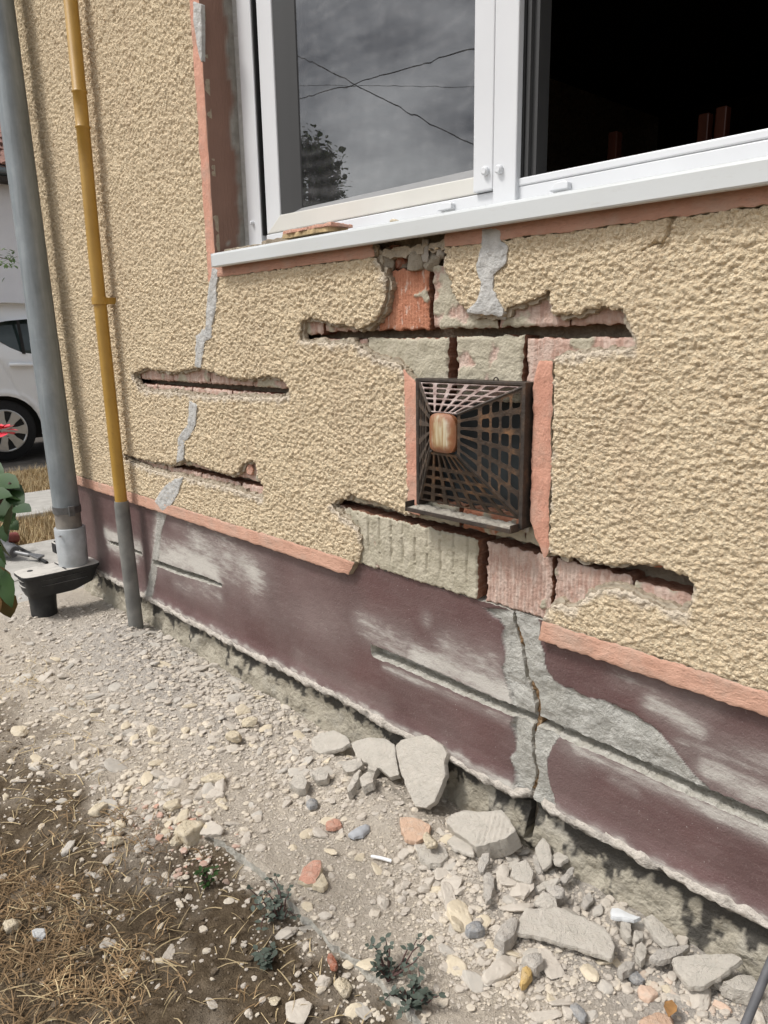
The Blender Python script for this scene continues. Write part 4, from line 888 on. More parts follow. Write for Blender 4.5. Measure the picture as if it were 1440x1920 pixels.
loft([ell(gx0 + .022, gx1 - .022, gy0 + .03, -0.10, 0.10, e=5), ell(gx0 + .012, gx1 - .012, gy0 + .02, gy1 - .03, 0.125, e=6), ell(gx0 + .006, gx1 - .006, gy0 + .01, gy1, 0.195, e=7)]).build('body', BPLASTIC, gu_, smooth=True)
loft([ell(gx0 - .004, gx1 + .006, gy0, gy1 + .004, 0.192, e=6), ell(gx0 - .004, gx1 + .006, gy0, gy1 + .004, 0.206, e=6)]).build('lid', BPLASTIC, gu_, bevel=0.002, smooth=True)
for zz, t in ((0.175, .008), (0.150, .010)):
    loft([ell(gx0 + t - .005, gx1 - t + .005, gy0 + t - .002, gy1, zz - .002), ell(gx0 + t - .005, gx1 - t + .005, gy0 + t - .002, gy1, zz + .002)]).build('rib', BPLASTIC, gu_, smooth=True)
MB().tube([(-3.375, -0.235, -0.05), (-3.375, -0.235, 0.05), (-3.375, -0.235, 0.10)], [0.054, 0.056, 0.060], 28).build('outlet', BPLASTIC, gu_, smooth=True)
MB().box(gx0 + .01, -0.155, 0.2062, gx1 - .005, -0.150, 0.2085).build('lid_seam', BLACK, gu_)
MB().tube([(-3.37, -0.275, 0.2055), (-3.37, -0.275, 0.2075)], 0.012, 16).build('lid_plug', BLACK, gu_)

gp = thing('gas_pipe', 'mustard yellow gas pipe rising beside the house wall into rubble', 'gas pipe', (-2.86, -0.05, 0))
ctr = [Wp(133, 0, -0.05), Wp(178, 480, -0.05), Wp(228, 945, -0.05)]
def gpt(z):
    zs_ = [c_[2] for c_ in ctr][::-1]; xs_ = [c_[0] for c_ in ctr][::-1]; return float(np.interp(z, zs_, xs_))
ztop = ctr[0][2] + 0.5; zb = ctr[2][2]
bead = [Wp(150, 172, -0.05)[2], Wp(157, 238, -0.05)[2]]
pts = []; rad = []
for z in sorted([zb - 0.02, 0.9, 1.2, ctr[1][2], 1.8, ztop] + [b + d for b in bead for d in (-0.006, -0.003, 0, 0.003, 0.006)]):
    d = min(abs(z - b) for b in bead); pts.append((gpt(z), -0.05, z)); rad.append(0.0238 + (0.0035 if d < 0.0005 else 0.0025 if d < 0.004 else 0))
MB().tube(pts, rad, 28).build('pipe', YELLOW, gp, smooth=True)
MB().tube([(-2.852, -0.042, -0.06), (gpt(zb), -0.05, zb - 0.01), (gpt(zb), -0.05, zb + 0.012)], [0.030, 0.029, 0.027], 28).build('sleeve', SLEEVE, gp, smooth=True)
zbkt = Wp(190, 564, -0.05)[2]
br_ = MB().tube([(gpt(zbkt), -0.05, zbkt - 0.013), (gpt(zbkt), -0.05, zbkt + 0.013)], 0.0295, 28); br_.box(gpt(zbkt) + 0.012, -0.045, zbkt - 0.012, gpt(zbkt) + 0.024, 0.01, zbkt + 0.012)
br_.build('bracket', YELLOW, gp, smooth=True)

# ------------------------------------------------------------------ RUBBLE: traced pieces first
def basis(n):
    n = np.array(n, float); n /= np.linalg.norm(n); a = np.array([1., 0, 0]); a = a - n * (a @ n); a /= np.linalg.norm(a); return a, np.cross(n, a), n
taken = []
def lumpfit(name, label, cat, px, mat, th, lift):
    """a chunky lump filling a traced outline, standing on the ground (or on what lies under it)"""
    a = np.array(px, float); c = a.mean(0); base = Gp(c[0], a[:, 1].max() - 3, 0.0); low = float(gz(base[0], base[1])) + ((lift - th) if lift and lift > th + .01 else 0)
    base = Gp(c[0], a[:, 1].max() - 3, low); dist = (base - CAM) @ _f; m_ = dist / FPX
    wd = (a[:, 0].max() - a[:, 0].min()) * m_ / 2; ht = (a[:, 1].max() - a[:, 1].min()) * m_
    rz = min(0.36 * ht, 0.62 * wd); dp_ = max(0.6 * wd, 0.62 * ht)
    v, f = rock(700 + len(taken) * 3, 4, 12, 0.06); ext = np.abs(v).max(0); v = v / ext
    d = np.arctan2(_r[1], _r[0]); q = v * np.array([wd, dp_, rz])
    q = np.stack([q[:, 0] * math.cos(d) - q[:, 1] * math.sin(d), q[:, 0] * math.sin(d) + q[:, 1] * math.cos(d), q[:, 2]], 1)
    q += 0.0012 * np.stack([pn(q[:, 0] * 200, q[:, 2] * 200 + k_, 3) for k_ in (0, 9, 17)], 1)
    o = add(name, mk_mesh(name, q, [f], smooth=True), mat)
    mid = Gp(c[0], c[1], low + rz * 0.75); o.location = (mid[0], mid[1], low + rz * 0.75); tag(o, label, cat)
    taken.append((mid[0], mid[1], wd)); return o
def slab(name, label, cat, px, mat, th=0.02, lift=None, tilt=(0, 0, 1), res=0.0045, rough=0.0012, ribs=0, side=None, group=None, jit=(0.0013, 60), rnd=0.0014, base_px=None):
    """a flat broken piece: outline of its top face traced onto its own plane, real thickness below it"""
    if name == 'render_lump': return lumpfit(name, label, cat, px, mat, th, lift)
    n = np.array(tilt, float); n /= np.linalg.norm(n)
    cpx = np.mean(np.array(px), 0) if base_px is None else base_px
    g0 = Gp(*cpx, 0.0); zz = float(gz(g0[0], g0[1])) + (th if lift is None else lift)
    g0 = Gp(*cpx, zz); zz = float(gz(g0[0], g0[1])) + (th if lift is None else lift); g0 = Gp(*cpx, zz)
    F = basis(n); P = np.array([Pp(a, b, g0, n) for a, b in px]); loc = np.stack([(P - g0) @ F[0], (P - g0) @ F[1]], 1)
    sd = abs(hash(label)) % 50 if False else len(taken)
    def rel(u, v, s):
        h = rough * fbm(u, v, 25, 4, sd) + 0.0006 * fbm(u, v, 110, 3, sd + 3)
        if ribs: h = h + 0.0018 * np.clip(1.6 * np.sin((u * math.cos(ribs) + v * math.sin(ribs)) * 2 * np.pi / 0.0125), -1, 1) * sstep(-0.002, -0.012, s) * sstep(-0.01, 0.03, u)
        return h
    me = sheet(name, loc, res, (0, 0, 0), F, rel, th, jit=jit, flare=0.003, closed=True, seed=sd % 7, rnd=rnd)
    o = add(name, me, [mat, side or mat]); o.location = g0; tag(o, label, cat, group)
    c = P.mean(0); taken.append((c[0], c[1], max(0.02, 0.8 * np.linalg.norm(P - c, axis=1).max()))); return o
slab('plaster_slab', 'large pale plaster slab leaning upright against the plinth foot', 'plaster slab', [(741, 1398), (752, 1387), (775, 1382), (797, 1377), (812, 1386), (828, 1396), (837, 1412), (832, 1432), (834, 1452), (824, 1480), (814, 1502), (799, 1515), (778, 1511), (762, 1478), (748, 1440)], ST['pale'], 0.018, 0.03, (0.05, -0.80, 0.60), base_px=(790, 1500))
slab('plaster_slab', 'rounded plaster slab lying behind the upright slab at the plinth foot', 'plaster slab', [(658, 1392), (690, 1382), (722, 1384), (740, 1396), (742, 1420), (748, 1452), (730, 1456), (712, 1440), (690, 1432), (668, 1420)], ST['pale'], 0.016, 0.05, (0.0, -0.5, 0.86))
slab('plaster_slab', 'flat grey plaster slab leftmost of the three against the plinth foot', 'plaster slab', [(583, 1384), (600, 1374), (626, 1369), (650, 1380), (656, 1392), (640, 1402), (622, 1406), (600, 1412), (585, 1404)], ST['pale'], 0.013, 0.03, (-0.1, -0.35, 0.93))
slab('brick_fragment', 'thick broken brick end with ribbed grey top lying in the rubble', 'brick fragment', [(836, 1540), (846, 1526), (870, 1518), (900, 1521), (940, 1517), (957, 1538), (966, 1556), (950, 1570), (924, 1578), (892, 1588), (870, 1570), (850, 1556)], ST['pale'], 0.05, 0.055, (-0.1, -0.32, 0.94), ribs=0.45, rough=0.002, res=0.003)
slab('plaster_slab', 'largest flat grey plaster slab lying in front of the rough foundation', 'plaster slab', [(962, 1748), (985, 1702), (1012, 1703), (1045, 1700), (1090, 1718), (1132, 1736), (1145, 1756), (1153, 1774), (1146, 1796), (1110, 1784), (1050, 1766), (1000, 1752)], ST['pale'], 0.010, 0.030, (0.05, -0.15, 0.98))
slab('plaster_slab', 'triangular flat grey plaster slab near the cable', 'plaster slab', [(1258, 1796), (1276, 1792), (1310, 1789), (1350, 1788), (1376, 1786), (1392, 1797), (1372, 1812), (1345, 1832), (1320, 1846), (1293, 1850), (1272, 1826)], ST['pale'], 0.011, 0.042, (-0.08, -0.2, 0.97))
slab('plaster_piece', 'long narrow grey plaster strip pointing at the triangular slab', 'plaster piece', [(1206, 1720), (1222, 1713), (1244, 1732), (1262, 1752), (1271, 1769), (1250, 1774), (1230, 1756)], ST['pale'], 0.012, 0.025)
slab('plaster_piece', 'blade-shaped grey plaster sliver resting on the triangular slab corner', 'plaster piece', [(1216, 1794), (1234, 1780), (1258, 1774), (1297, 1768), (1280, 1784), (1256, 1796), (1236, 1800)], ST['grey'], 0.012, 0.03)
slab('plaster_piece', 'small pointed grey piece beside the narrow plaster strip', 'plaster piece', [(1190, 1742), (1206, 1746), (1205, 1756), (1190, 1766), (1187, 1754)], ST['pale'], 0.014, 0.022)
slab('plaster_piece', 'white painted shard lying on grey pieces near the foundation', 'plaster piece', [(1146, 1702), (1160, 1702), (1180, 1712), (1200, 1718), (1190, 1722), (1166, 1718), (1147, 1716)], simple('white_shard', (0.62, 0.63, 0.63), 0.8, var=0.08), 0.01, 0.03)
slab('plaster_piece', 'upright narrow grey shard below the white shard', 'plaster piece', [(1164, 1722), (1182, 1724), (1184, 1756), (1176, 1758), (1166, 1744)], ST['pale'], 0.014, 0.022)
slab('plaster_piece', 'small tapering grey shard standing at the front of the dusty path', 'plaster piece', [(1194, 1770), (1205, 1764), (1212, 1776), (1210, 1796), (1200, 1802), (1193, 1790)], ST['pale'], 0.014, 0.02)
slab('plaster_piece', 'blue-grey wedge of plaster between the largest slab and the triangular slab', 'plaster piece', [(1158, 1812), (1172, 1802), (1190, 1800), (1184, 1814), (1166, 1824)], ST['grey'], 0.016, 0.026)
slab('plaster_piece', 'bluish chip with a white corner lying before the wedge', 'plaster piece', [(1176, 1826), (1196, 1818), (1206, 1832), (1214, 1838), (1190, 1836)], ST['slate'], 0.01, 0.014)
slab('plaster_piece', 'long pointed grey splinter lying among round rubble', 'plaster piece', [(907, 1634), (918, 1633), (926, 1646), (925, 1664), (916, 1692), (909, 1672)], ST['grey'], 0.012, 0.02)
slab('stone_disc', 'round grey plaster disc carrying a cream lump', 'plaster piece', [(783, 1590), (796, 1580), (818, 1578), (836, 1588), (840, 1604), (826, 1618), (806, 1616), (788, 1606)], ST['pale'], 0.016, 0.022)
slab('render_lump', 'cream render lump sitting on the round grey disc', 'render fragment', [(790, 1586), (798, 1566), (808, 1557), (820, 1562), (818, 1584), (812, 1604), (800, 1602)], ST['cream'], 0.022, 0.045, rough=0.004)
slab('render_lump', 'big cream render fragment split in two at the edge of the dry grass', 'render fragment', [(322, 1552), (332, 1538), (348, 1543), (362, 1556), (378, 1568), (387, 1576), (372, 1588), (350, 1582), (338, 1566), (325, 1566)], ST['cream'], 0.026, 0.03, (0, -0.15, 0.98), rough=0.003)
slab('render_lump', 'smaller cream half beside the big split render fragment', 'render fragment', [(318, 1568), (334, 1566), (344, 1580), (328, 1592), (318, 1584)], ST['cream'], 0.022, 0.024, rough=0.003)
slab('render_lump', 'cream render lump resting on the dry grass left of the split fragment', 'render fragment', [(197, 1580), (208, 1568), (222, 1566), (232, 1578), (224, 1590), (204, 1592)], ST['cream'], 0.028, 0.03, rough=0.004)
slab('render_lump', 'cream block lying beside dark soil at the rubble fringe', 'render fragment', [(166, 1516), (178, 1508), (194, 1505), (206, 1514), (198, 1532), (176, 1534)], ST['cream'], 0.03, 0.032, rough=0.003)
slab('render_lump', 'rounded cream lump at the left edge of the brown grass', 'render fragment', [(5, 1734), (16, 1722), (34, 1721), (48, 1736), (42, 1750), (20, 1751), (8, 1744)], ST['cream'], 0.028, 0.03, rough=0.004)
slab('render_lump', 'flat whitish chip beside the rounded cream lump in brown grass', 'render fragment', [(57, 1752), (72, 1744), (92, 1741), (94, 1756), (76, 1761), (60, 1758)], simple('whitish_chip', (0.5, 0.5, 0.49), 0.9, var=0.1), 0.014, 0.02)
slab('render_lump', 'upright cream fragment lying by the weeds on the apron edge', 'render fragment', [(626, 1838), (638, 1826), (652, 1840), (662, 1852), (655, 1868), (640, 1866), (628, 1858)], ST['cream'], 0.022, 0.03, rough=0.003)
slab('render_lump', 'cream pebble alone on dark soil near the bottom', 'render fragment', [(500, 1876), (512, 1867), (526, 1874), (526, 1886), (506, 1886)], ST['cream'], 0.016, 0.018, rough=0.003)
slab('render_lump', 'pinkish cream block on end among the cream crumbs', 'render fragment', [(306, 1512), (325, 1502), (342, 1498), (346, 1518), (326, 1524), (308, 1522)], ST['cream'], 0.028, 0.03, rough=0.003)
slab('render_lump', 'long cream block at the upper rubble fringe', 'render fragment', [(372, 1460), (390, 1450), (412, 1447), (424, 1456), (412, 1468), (384, 1470)], ST['cream'], 0.024, 0.026, rough=0.003)
slab('render_lump', 'cream chunk with a dark side in the heap below the plinth groove', 'render fragment', [(452, 1358), (466, 1348), (480, 1344), (488, 1352), (476, 1368), (458, 1366)], ST['cream'], 0.03, 0.034, rough=0.003)
slab('render_lump', 'pale cream chunk lowest in the grey heap', 'render fragment', [(422, 1382), (440, 1370), (458, 1372), (462, 1386), (444, 1398), (426, 1394)], ST['cream'], 0.03, 0.034, rough=0.003)
slab('painted_chip', 'salmon painted plaster chip lying beside the apron edge', 'plaster chip', [(560, 1648), (570, 1624), (586, 1611), (601, 1612), (602, 1624), (597, 1640), (590, 1656), (574, 1657)], ST['pink'], 0.012, 0.02, (0.1, -0.15, 0.97), side=ST['cream'])
slab('painted_chip', 'beige triangle tucked under the salmon chip', 'plaster chip', [(598, 1638), (604, 1634), (615, 1655), (606, 1664), (586, 1660)], ST['cream'], 0.012, 0.014)
slab('painted_chip', 'rounded salmon plaster chip next to a bluish stone', 'plaster chip', [(612, 1540), (624, 1533), (636, 1535), (640, 1546), (626, 1552), (612, 1550)], ST['pink'], 0.01, 0.014)
slab('painted_chip', 'flat peach plaster tile half buried behind the stone disc', 'plaster chip', [(749, 1531), (762, 1530), (790, 1536), (806, 1546), (803, 1566), (780, 1578), (760, 1572), (752, 1552)], ST['peach'], 0.012, 0.014, (0.05, -0.2, 0.97))
slab('painted_chip', 'thin red brick splinter standing in soil beside the apron', 'brick fragment', [(614, 1786), (620, 1784), (630, 1800), (632, 1810), (624, 1812), (616, 1798)], ST['red'], 0.01, 0.02)
slab('grey_stone', 'smooth bluish grey stone lying near the salmon chip', 'stone', [(652, 1560), (664, 1551), (680, 1544), (692, 1543), (693, 1551), (680, 1562), (662, 1566)], simple('bluish_stone', (0.37, 0.38, 0.395), 0.9, var=0.12), 0.012, 0.018, rnd=0.005)
slab('grey_stone', 'grey pebble lying just above the salmon chips', 'stone', [(574, 1500), (584, 1492), (595, 1496), (594, 1506), (580, 1510)], ST['slate'], 0.014, 0.018, rnd=0.006)
slab('grey_stone', 'dark slate-coloured stone amid the cream crumbs', 'stone', [(873, 1732), (886, 1722), (902, 1724), (908, 1736), (896, 1744), (878, 1742)], ST['slate'], 0.02, 0.026, rnd=0.006)
slab('grey_stone', 'large grey plaster lump behind the largest slab', 'stone', [(928, 1752), (940, 1730), (958, 1716), (974, 1722), (964, 1748), (946, 1764)], ST['grey'], 0.03, 0.035, rnd=0.005, rough=0.004)
slab('grey_stone', 'grey triangular stone in front of the largest slab', 'stone', [(980, 1790), (996, 1784), (1014, 1782), (1018, 1798), (1004, 1814), (990, 1806)], ST['grey'], 0.02, 0.03, rnd=0.004)
slab('grey_stone', 'yellowish knob in front of the largest slab', 'stone', [(978, 1826), (980, 1812), (992, 1808), (997, 1820), (988, 1836), (977, 1840)], stone('ochre_stone', (0.52, 0.36, 0.15)), 0.02, 0.026, rnd=0.005, rough=0.004)
slab('grey_stone', 'grey curved sliver nearest the photo bottom on the path', 'stone', [(1070, 1880), (1080, 1876), (1096, 1890), (1100, 1904), (1090, 1906), (1076, 1892)], ST['slate'], 0.012, 0.018, rnd=0.004)
slab('plaster_piece', 'pale block under the triangular slab by the foundation', 'plaster piece', [(1358, 1840), (1384, 1826), (1412, 1828), (1424, 1846), (1408, 1860), (1378, 1852)], ST['pale'], 0.03, 0.035)
slab('plaster_piece', 'pale plank-like piece poking out from under the triangular slab', 'plaster piece', [(1340, 1836), (1348, 1830), (1378, 1852), (1382, 1862), (1372, 1864)], ST['pale'], 0.012, 0.02)
slab('plaster_piece', 'dusty pink cobble at the bottom edge near the dry leaf', 'plaster piece', [(1200, 1904), (1232, 1890), (1262, 1900), (1272, 1930), (1200, 1940)], ST['peach'], 0.02, 0.015, rnd=0.01)
for i, (px, lab) in enumerate([([(838, 1576), (850, 1566), (866, 1570), (884, 1586), (890, 1602), (872, 1598), (850, 1590)], 'grey angular block directly below the ribbed brick end'), ([(895, 1622), (905, 1600), (918, 1596), (916, 1612), (902, 1640)], 'grey shard leaning right of the cream lump'), ([(1002, 1590), (1018, 1570), (1030, 1584), (1034, 1618), (1018, 1632), (1008, 1612)], 'tall grey flake standing near the crack foot'),
                               ([(998, 1604), (1004, 1602), (1014, 1632), (1010, 1640), (1002, 1628)], 'thin grey splinter beside the tall flake'), ([(960, 1622), (985, 1610), (1000, 1632), (994, 1656), (970, 1650), (958, 1640)], 'broad flat grey flake before the tall flake'), ([(1024, 1660), (1042, 1658), (1058, 1664), (1054, 1678), (1038, 1680), (1028, 1672)], 'small grey plate rightmost of the grey flakes'),
                               ([(994, 1668), (1020, 1652), (1050, 1644), (1044, 1656), (1016, 1668), (998, 1674)], 'long grey lath-shaped flake lying across smaller bits'), ([(1050, 1650), (1066, 1628), (1078, 1620), (1074, 1636), (1060, 1656)], 'narrow grey flake tilted up near the foundation'), ([(1036, 1600), (1056, 1594), (1064, 1608), (1050, 1620), (1038, 1616)], 'squarish grey flake against the foundation'),
                               ([(1094, 1680), (1108, 1672), (1112, 1686), (1098, 1700), (1092, 1694)], 'small grey flake between tall flake and white shard'), ([(1000, 1692), (1018, 1668), (1040, 1682), (1046, 1700), (1020, 1702)], 'dusty grey mound-shaped lump behind the largest slab corner')]):
    slab('plaster_flake', lab, 'plaster flake', px, ST['grey'] if i % 2 else ST['pale'], 0.008, 0.018 + 0.008 * (i % 3), (random.uniform(-.25, .25), random.uniform(-.5, 0.05), 0.9))
for i, (px, lab) in enumerate([([(640, 1432), (654, 1424), (676, 1420), (680, 1432), (664, 1446), (648, 1446)], 'grey wedge in front of the rounded slab'), ([(690, 1420), (708, 1412), (716, 1430), (704, 1446), (690, 1440)], 'angular grey lump before the rounded slab'), ([(650, 1476), (664, 1450), (676, 1440), (672, 1458), (654, 1488)], 'narrow grey splinter leaning under the rounded slab'),
                               ([(674, 1458), (690, 1444), (702, 1448), (698, 1466), (680, 1474)], 'grey chunk beside the leaning splinter'), ([(542, 1466), (552, 1452), (568, 1450), (576, 1464), (572, 1480), (556, 1478)], 'pale chunk with cream edge left of the splinter'), ([(584, 1448), (600, 1440), (616, 1446), (612, 1460), (594, 1462)], 'grey cobble below the flat leftmost slab')]):
    slab('plaster_flake', lab, 'plaster flake', px, ST['pale'], 0.022, 0.03, (random.uniform(-.2, .2), random.uniform(-.4, 0), 0.9), rough=0.003)

# pieces lying on the sill
def onsill(name, label, px, mat, th, zt, side=None, n=(0, -0.1, 1)):
    n = np.array(n, float); n /= np.linalg.norm(n); cpx = np.mean(np.array(px), 0); g0 = Gp(*cpx, zt); F = basis(n)
    P = np.array([Pp(a, b, g0, n) for a, b in px]); loc = np.stack([(P - g0) @ F[0], (P - g0) @ F[1]], 1)
    me = sheet(name, loc, 0.003, (0, 0, 0), F, lambda u, v, s: 0.001 * fbm(u, v, 40, 3, 4), th, jit=(0.0015, 60), flare=0.002, closed=True, rnd=0.002)
    o = add(name, me, [mat, side or mat]); o.location = g0; tag(o, label, 'plaster chip'); return o
def sbox(name, label, x0_, x1_, ya_, yb_, z0_, z1_, mat, side):
    me = sheet(name, rect(x0_, ya_, x1_, yb_), 0.004, (0, 0, 0), FL, lambda u, v, s: 0.0015 * fbm(u, v, 40, 3, 4), z1_ - z0_, jit=(0.004, 40), flare=0.002, closed=True, rnd=0.002)
    o = add(name, me, [mat, side]); o.location = (0, 0, z1_); tag(o, label, 'plaster chip'); return o
pa, pb = Wp(530, 436, -0.015), Wp(626, 430, -0.015)
pk = sbox('painted_chip', 'broken pink painted plaster plate lying on the white sill', pa[0], pb[0] - 0.005, -0.02, 0.05, 1.4500, 1.4585, ST['pink'], ST['pink'])
mp2 = sheet('mortar_layer', rect(pa[0] + 0.006, -0.018, pb[0] - 0.02, 0.048), 0.003, (0, 0, 0), FL, None, 0.011, jit=(0.005, 45), flare=0.002, closed=True)
o = bpy.data.objects.new('mortar_layer', mp2); COL.objects.link(o); mp2.materials.append(ST['cream']); mp2.materials.append(simple('rusty_mortar', (0.42, 0.31, 0.17), 0.95, var=0.35)); o.parent = pk; o.location = (0, 0, -0.0088)
pa, pb = Wp(487, 446, 0.0), Wp(548, 438, 0.0)
sbox('painted_chip', 'thin brown-grey plaster strip under the pink plate on the sill', pa[0], pb[0], 0.005, 0.06, 1.434, 1.449, simple('brown_mortar', (0.27, 0.22, 0.17), 0.95, var=0.3), MORTAR)
pa, pb = Wp(418, 458, 0.01), Wp(478, 448, 0.01)
sbox('painted_chip', 'brownish plaster strip in the left corner of the sill', pa[0], pb[0], 0.015, 0.06, 1.434, 1.446, simple('olive_mortar', (0.30, 0.26, 0.19), 0.95, var=0.3), MORTAR)
v, f = rock(31, 3); p = Wp(741, 411, 0.05)
o = add('render_crumb', mk_mesh('render_crumb', v * np.array([0.014, 0.011, 0.008]), [f]), ST['cream']); o.location = (p[0], 0.05, 1.4445); tag(o, 'single cream render crumb lying on the white sill', 'render fragment')
gv, gf = [], []; off = 0
for i in range(60):
    v, f = rock(300 + i, 1); k = random.uniform(0.001, 0.0035); x = -2.06 + abs(random.gauss(0, 0.22)); y = random.uniform(-0.028, 0.085)
    gv.append(v * k + np.array([x, y, 1.4338 + 0.0945 * (y + 0.0) + k * 0.6])); gf.append(f + off); off += len(v)
o = add('sill_crumbs', mk_mesh('sill_crumbs', np.concatenate(gv), [np.concatenate(gf)], smooth=False, attrs={'tone': np.full(off, 0.45)}), GRAVEL, kind='stuff'); o['label'] = 'pinkish plaster crumbs scattered on the white sill'

# ------------------------------------------------------------------ RUBBLE: scattered chunks (individuals) and gravel (stuff)
PROTO = {}
for k in ST:
    for j in range(6):
        v, f = rock(500 + j * 7 + len(PROTO), 3, planes=7 + j % 4, rough=0.07, soft=0.05 * (j % 3))
        me = mk_mesh('rubble_chunk', v, [f], smooth=False); me.materials.append(CHM[k]); PROTO[(k, j)] = me
TONE = {'grey': 0.05, 'pale': 0.18, 'cream': 0.36, 'pink': 0.66, 'red': 0.8, 'slate': 1.0, 'peach': 0.52}
# zones: pixel centre, radii in metres (x, y), tones, chunk count, gravel count, label
ZONES = [((330, 1230), (0.42, 0.10), 'grey pale grey', 24, 1700, 'in grey dust by the gas pipe'),
         ((470, 1330), (0.38, 0.14), 'grey pale pale cream', 34, 2000, 'in the heap below the plinth'),
         ((200, 1300), (0.40, 0.20), 'grey pale cream', 30, 1700, 'left in the rubble heap'),
         ((70, 1210), (0.34, 0.20), 'pale grey', 10, 1000, 'on dust before the gully'),
         ((90, 1420), (0.32, 0.18), 'grey cream pale', 18, 420, 'where rubble meets soil'),
         ((330, 1450), (0.34, 0.15), 'cream pale cream grey pale', 34, 1500, 'in the cream fringe'),
         ((330, 1540), (0.14, 0.07), 'cream cream pink pale', 16, 450, 'around the big cream fragment'),
         ((560, 1440), (0.24, 0.10), 'pale cream grey', 18, 1300, 'before the slabs at the plinth foot'),
         ((640, 1530), (0.22, 0.12), 'cream pale pale', 10, 1300, 'on the path near salmon chips'),
         ((860, 1640), (0.12, 0.11), 'grey pale cream pale', 32, 1200, 'round the grey stone disc'),
         ((980, 1650), (0.12, 0.07), 'grey pale', 22, 900, 'among the grey flakes'),
         ((930, 1800), (0.12, 0.07), 'cream pale pale grey grey', 22, 1000, 'in crumbs before the big slab'),
         ((1080, 1800), (0.10, 0.06), 'grey pale cream', 9, 500, 'beside the largest flat slab'),
         ((1200, 1740), (0.09, 0.05), 'pale grey', 12, 500, 'between white shard and foundation'),
         ((1330, 1880), (0.10, 0.05), 'pale grey peach', 10, 450, 'near the cable at the wall foot'),
         ((720, 1700), (0.25, 0.12), 'cream pale pale', 2, 900, 'on the swept middle path'),
         ((180, 1600), (0.30, 0.16), 'cream pale grey', 9, 220, 'scattered over dry grass'),
         ((450, 1780), (0.30, 0.20), 'cream pale grey', 7, 260, 'scattered over bare dark soil'),
         ((560, 1700), (0.20, 0.04), 'cream grey pale', 6, 160, 'along the broken apron edge'),
         ((1000, 1880), (0.25, 0.06), 'pale cream', 3, 600, 'at the front end of the path'),
         ((700, 1850), (0.2, 0.05), 'cream pale grey', 5, 220, 'under the dead weeds')]
FINE = ('on the swept', 'on the path', 'at the front'); HEAPY = ('in grey dust', 'in the heap', 'left in', 'on dust', 'in the cream')
ADJ = {'grey': 'grey mortar', 'pale': 'pale plaster', 'cream': 'cream render', 'pink': 'salmon painted', 'red': 'red brick', 'slate': 'dark slate-grey', 'peach': 'peach painted'}
def free(x, y, k):
    return all((x - a) ** 2 + (y - b) ** 2 > (r_ * k) ** 2 for a, b, r_ in taken)
CH = []; cnt_ch = 0; GV = []; GF = []; GT = []; off = 0
SMALL = [rock(900 + i, 2, 6, 0.09) for i in range(14)]; TINY = [rock(950 + i, 1, 5, 0.16) for i in range(14)]
for (cpx, rad_, tones, nch, ngr, where) in ZONES:
    c0 = Gp(*cpx, 0.0); tn = tones.split()
    for i in range(nch):
        for _ in range(30):
            x, y = c0[0] + random.gauss(0, 0.62) * rad_[0], c0[1] + random.gauss(0, 0.62) * rad_[1]
            if y < 0.02 and free(x, y, 0.8): break
        else: continue
        sz = (0.0125 if where.startswith(HEAPY) else 0.0100) * math.exp(abs(random.gauss(0, 0.42)))
        sz = min(sz, 0.028); kk = random.choice(tn); sz *= 0.65 if kk in ('pink', 'red') else 1.0
        o = bpy.data.objects.new('rubble_chunk', PROTO[(kk, random.randrange(6))]); COL.objects.link(o)
        a, b, c_ = sz * random.uniform(0.9, 1.6), sz * random.uniform(0.65, 1.0), sz * random.uniform(0.27, 0.68)
        o.scale = (a, b, c_); o.rotation_euler = (random.gauss(0, .2), random.gauss(0, .2), random.uniform(0, 6.28))
        o.location = (x, y, float(gz(x, y)) + c_ * 0.18)
        size = 'large' if sz > 0.0165 else 'medium' if sz > 0.0125 else 'small'
        shape = 'flat ' if c_ / sz < 0.42 else 'long ' if a / b > 1.6 else 'blocky ' if c_ / sz > 0.56 else ''
        CH.append((o, size + ' ' + shape + ADJ[kk], where)); cnt_ch += 1
        taken.append((x, y, sz * 0.6))
    for i in range(ngr):
        x, y = c0[0] + random.gauss(0, 0.85) * rad_[0], c0[1] + random.gauss(0, 0.85) * rad_[1]
        if y > 0.025 or y < -1.5: continue
        sz = (0.0021 if where.startswith(HEAPY) else 0.0012 if where.startswith(FINE) else 0.0016) * math.exp(abs(random.gauss(0, 0.75))); sz = min(sz, 0.0036 if where.startswith(FINE) else 0.0115 if where.startswith(HEAPY) else 0.0085)
        v, f = (SMALL[i % 14] if sz > 0.0052 else TINY[i % 14]); a = random.uniform(0, 6.28)
        q = v * np.array([sz * random.uniform(.9, 1.4), sz, sz * random.uniform(.5, .9)]); ca, sa = math.cos(a), math.sin(a)
        q = np.stack([q[:, 0] * ca - q[:, 1] * sa + x, q[:, 0] * sa + q[:, 1] * ca + y, q[:, 2] + float(gz(x, y)) + sz * 0.12], 1)
        GV.append(q); GF.append(f + off); off += len(q); GT.append(np.full(len(q), TONE[random.choice(tn)] + random.uniform(-.05, .05)))
from collections import defaultdict
GR = defaultdict(list)
for o, lk, where in CH: GR[(lk, where)].append(o)
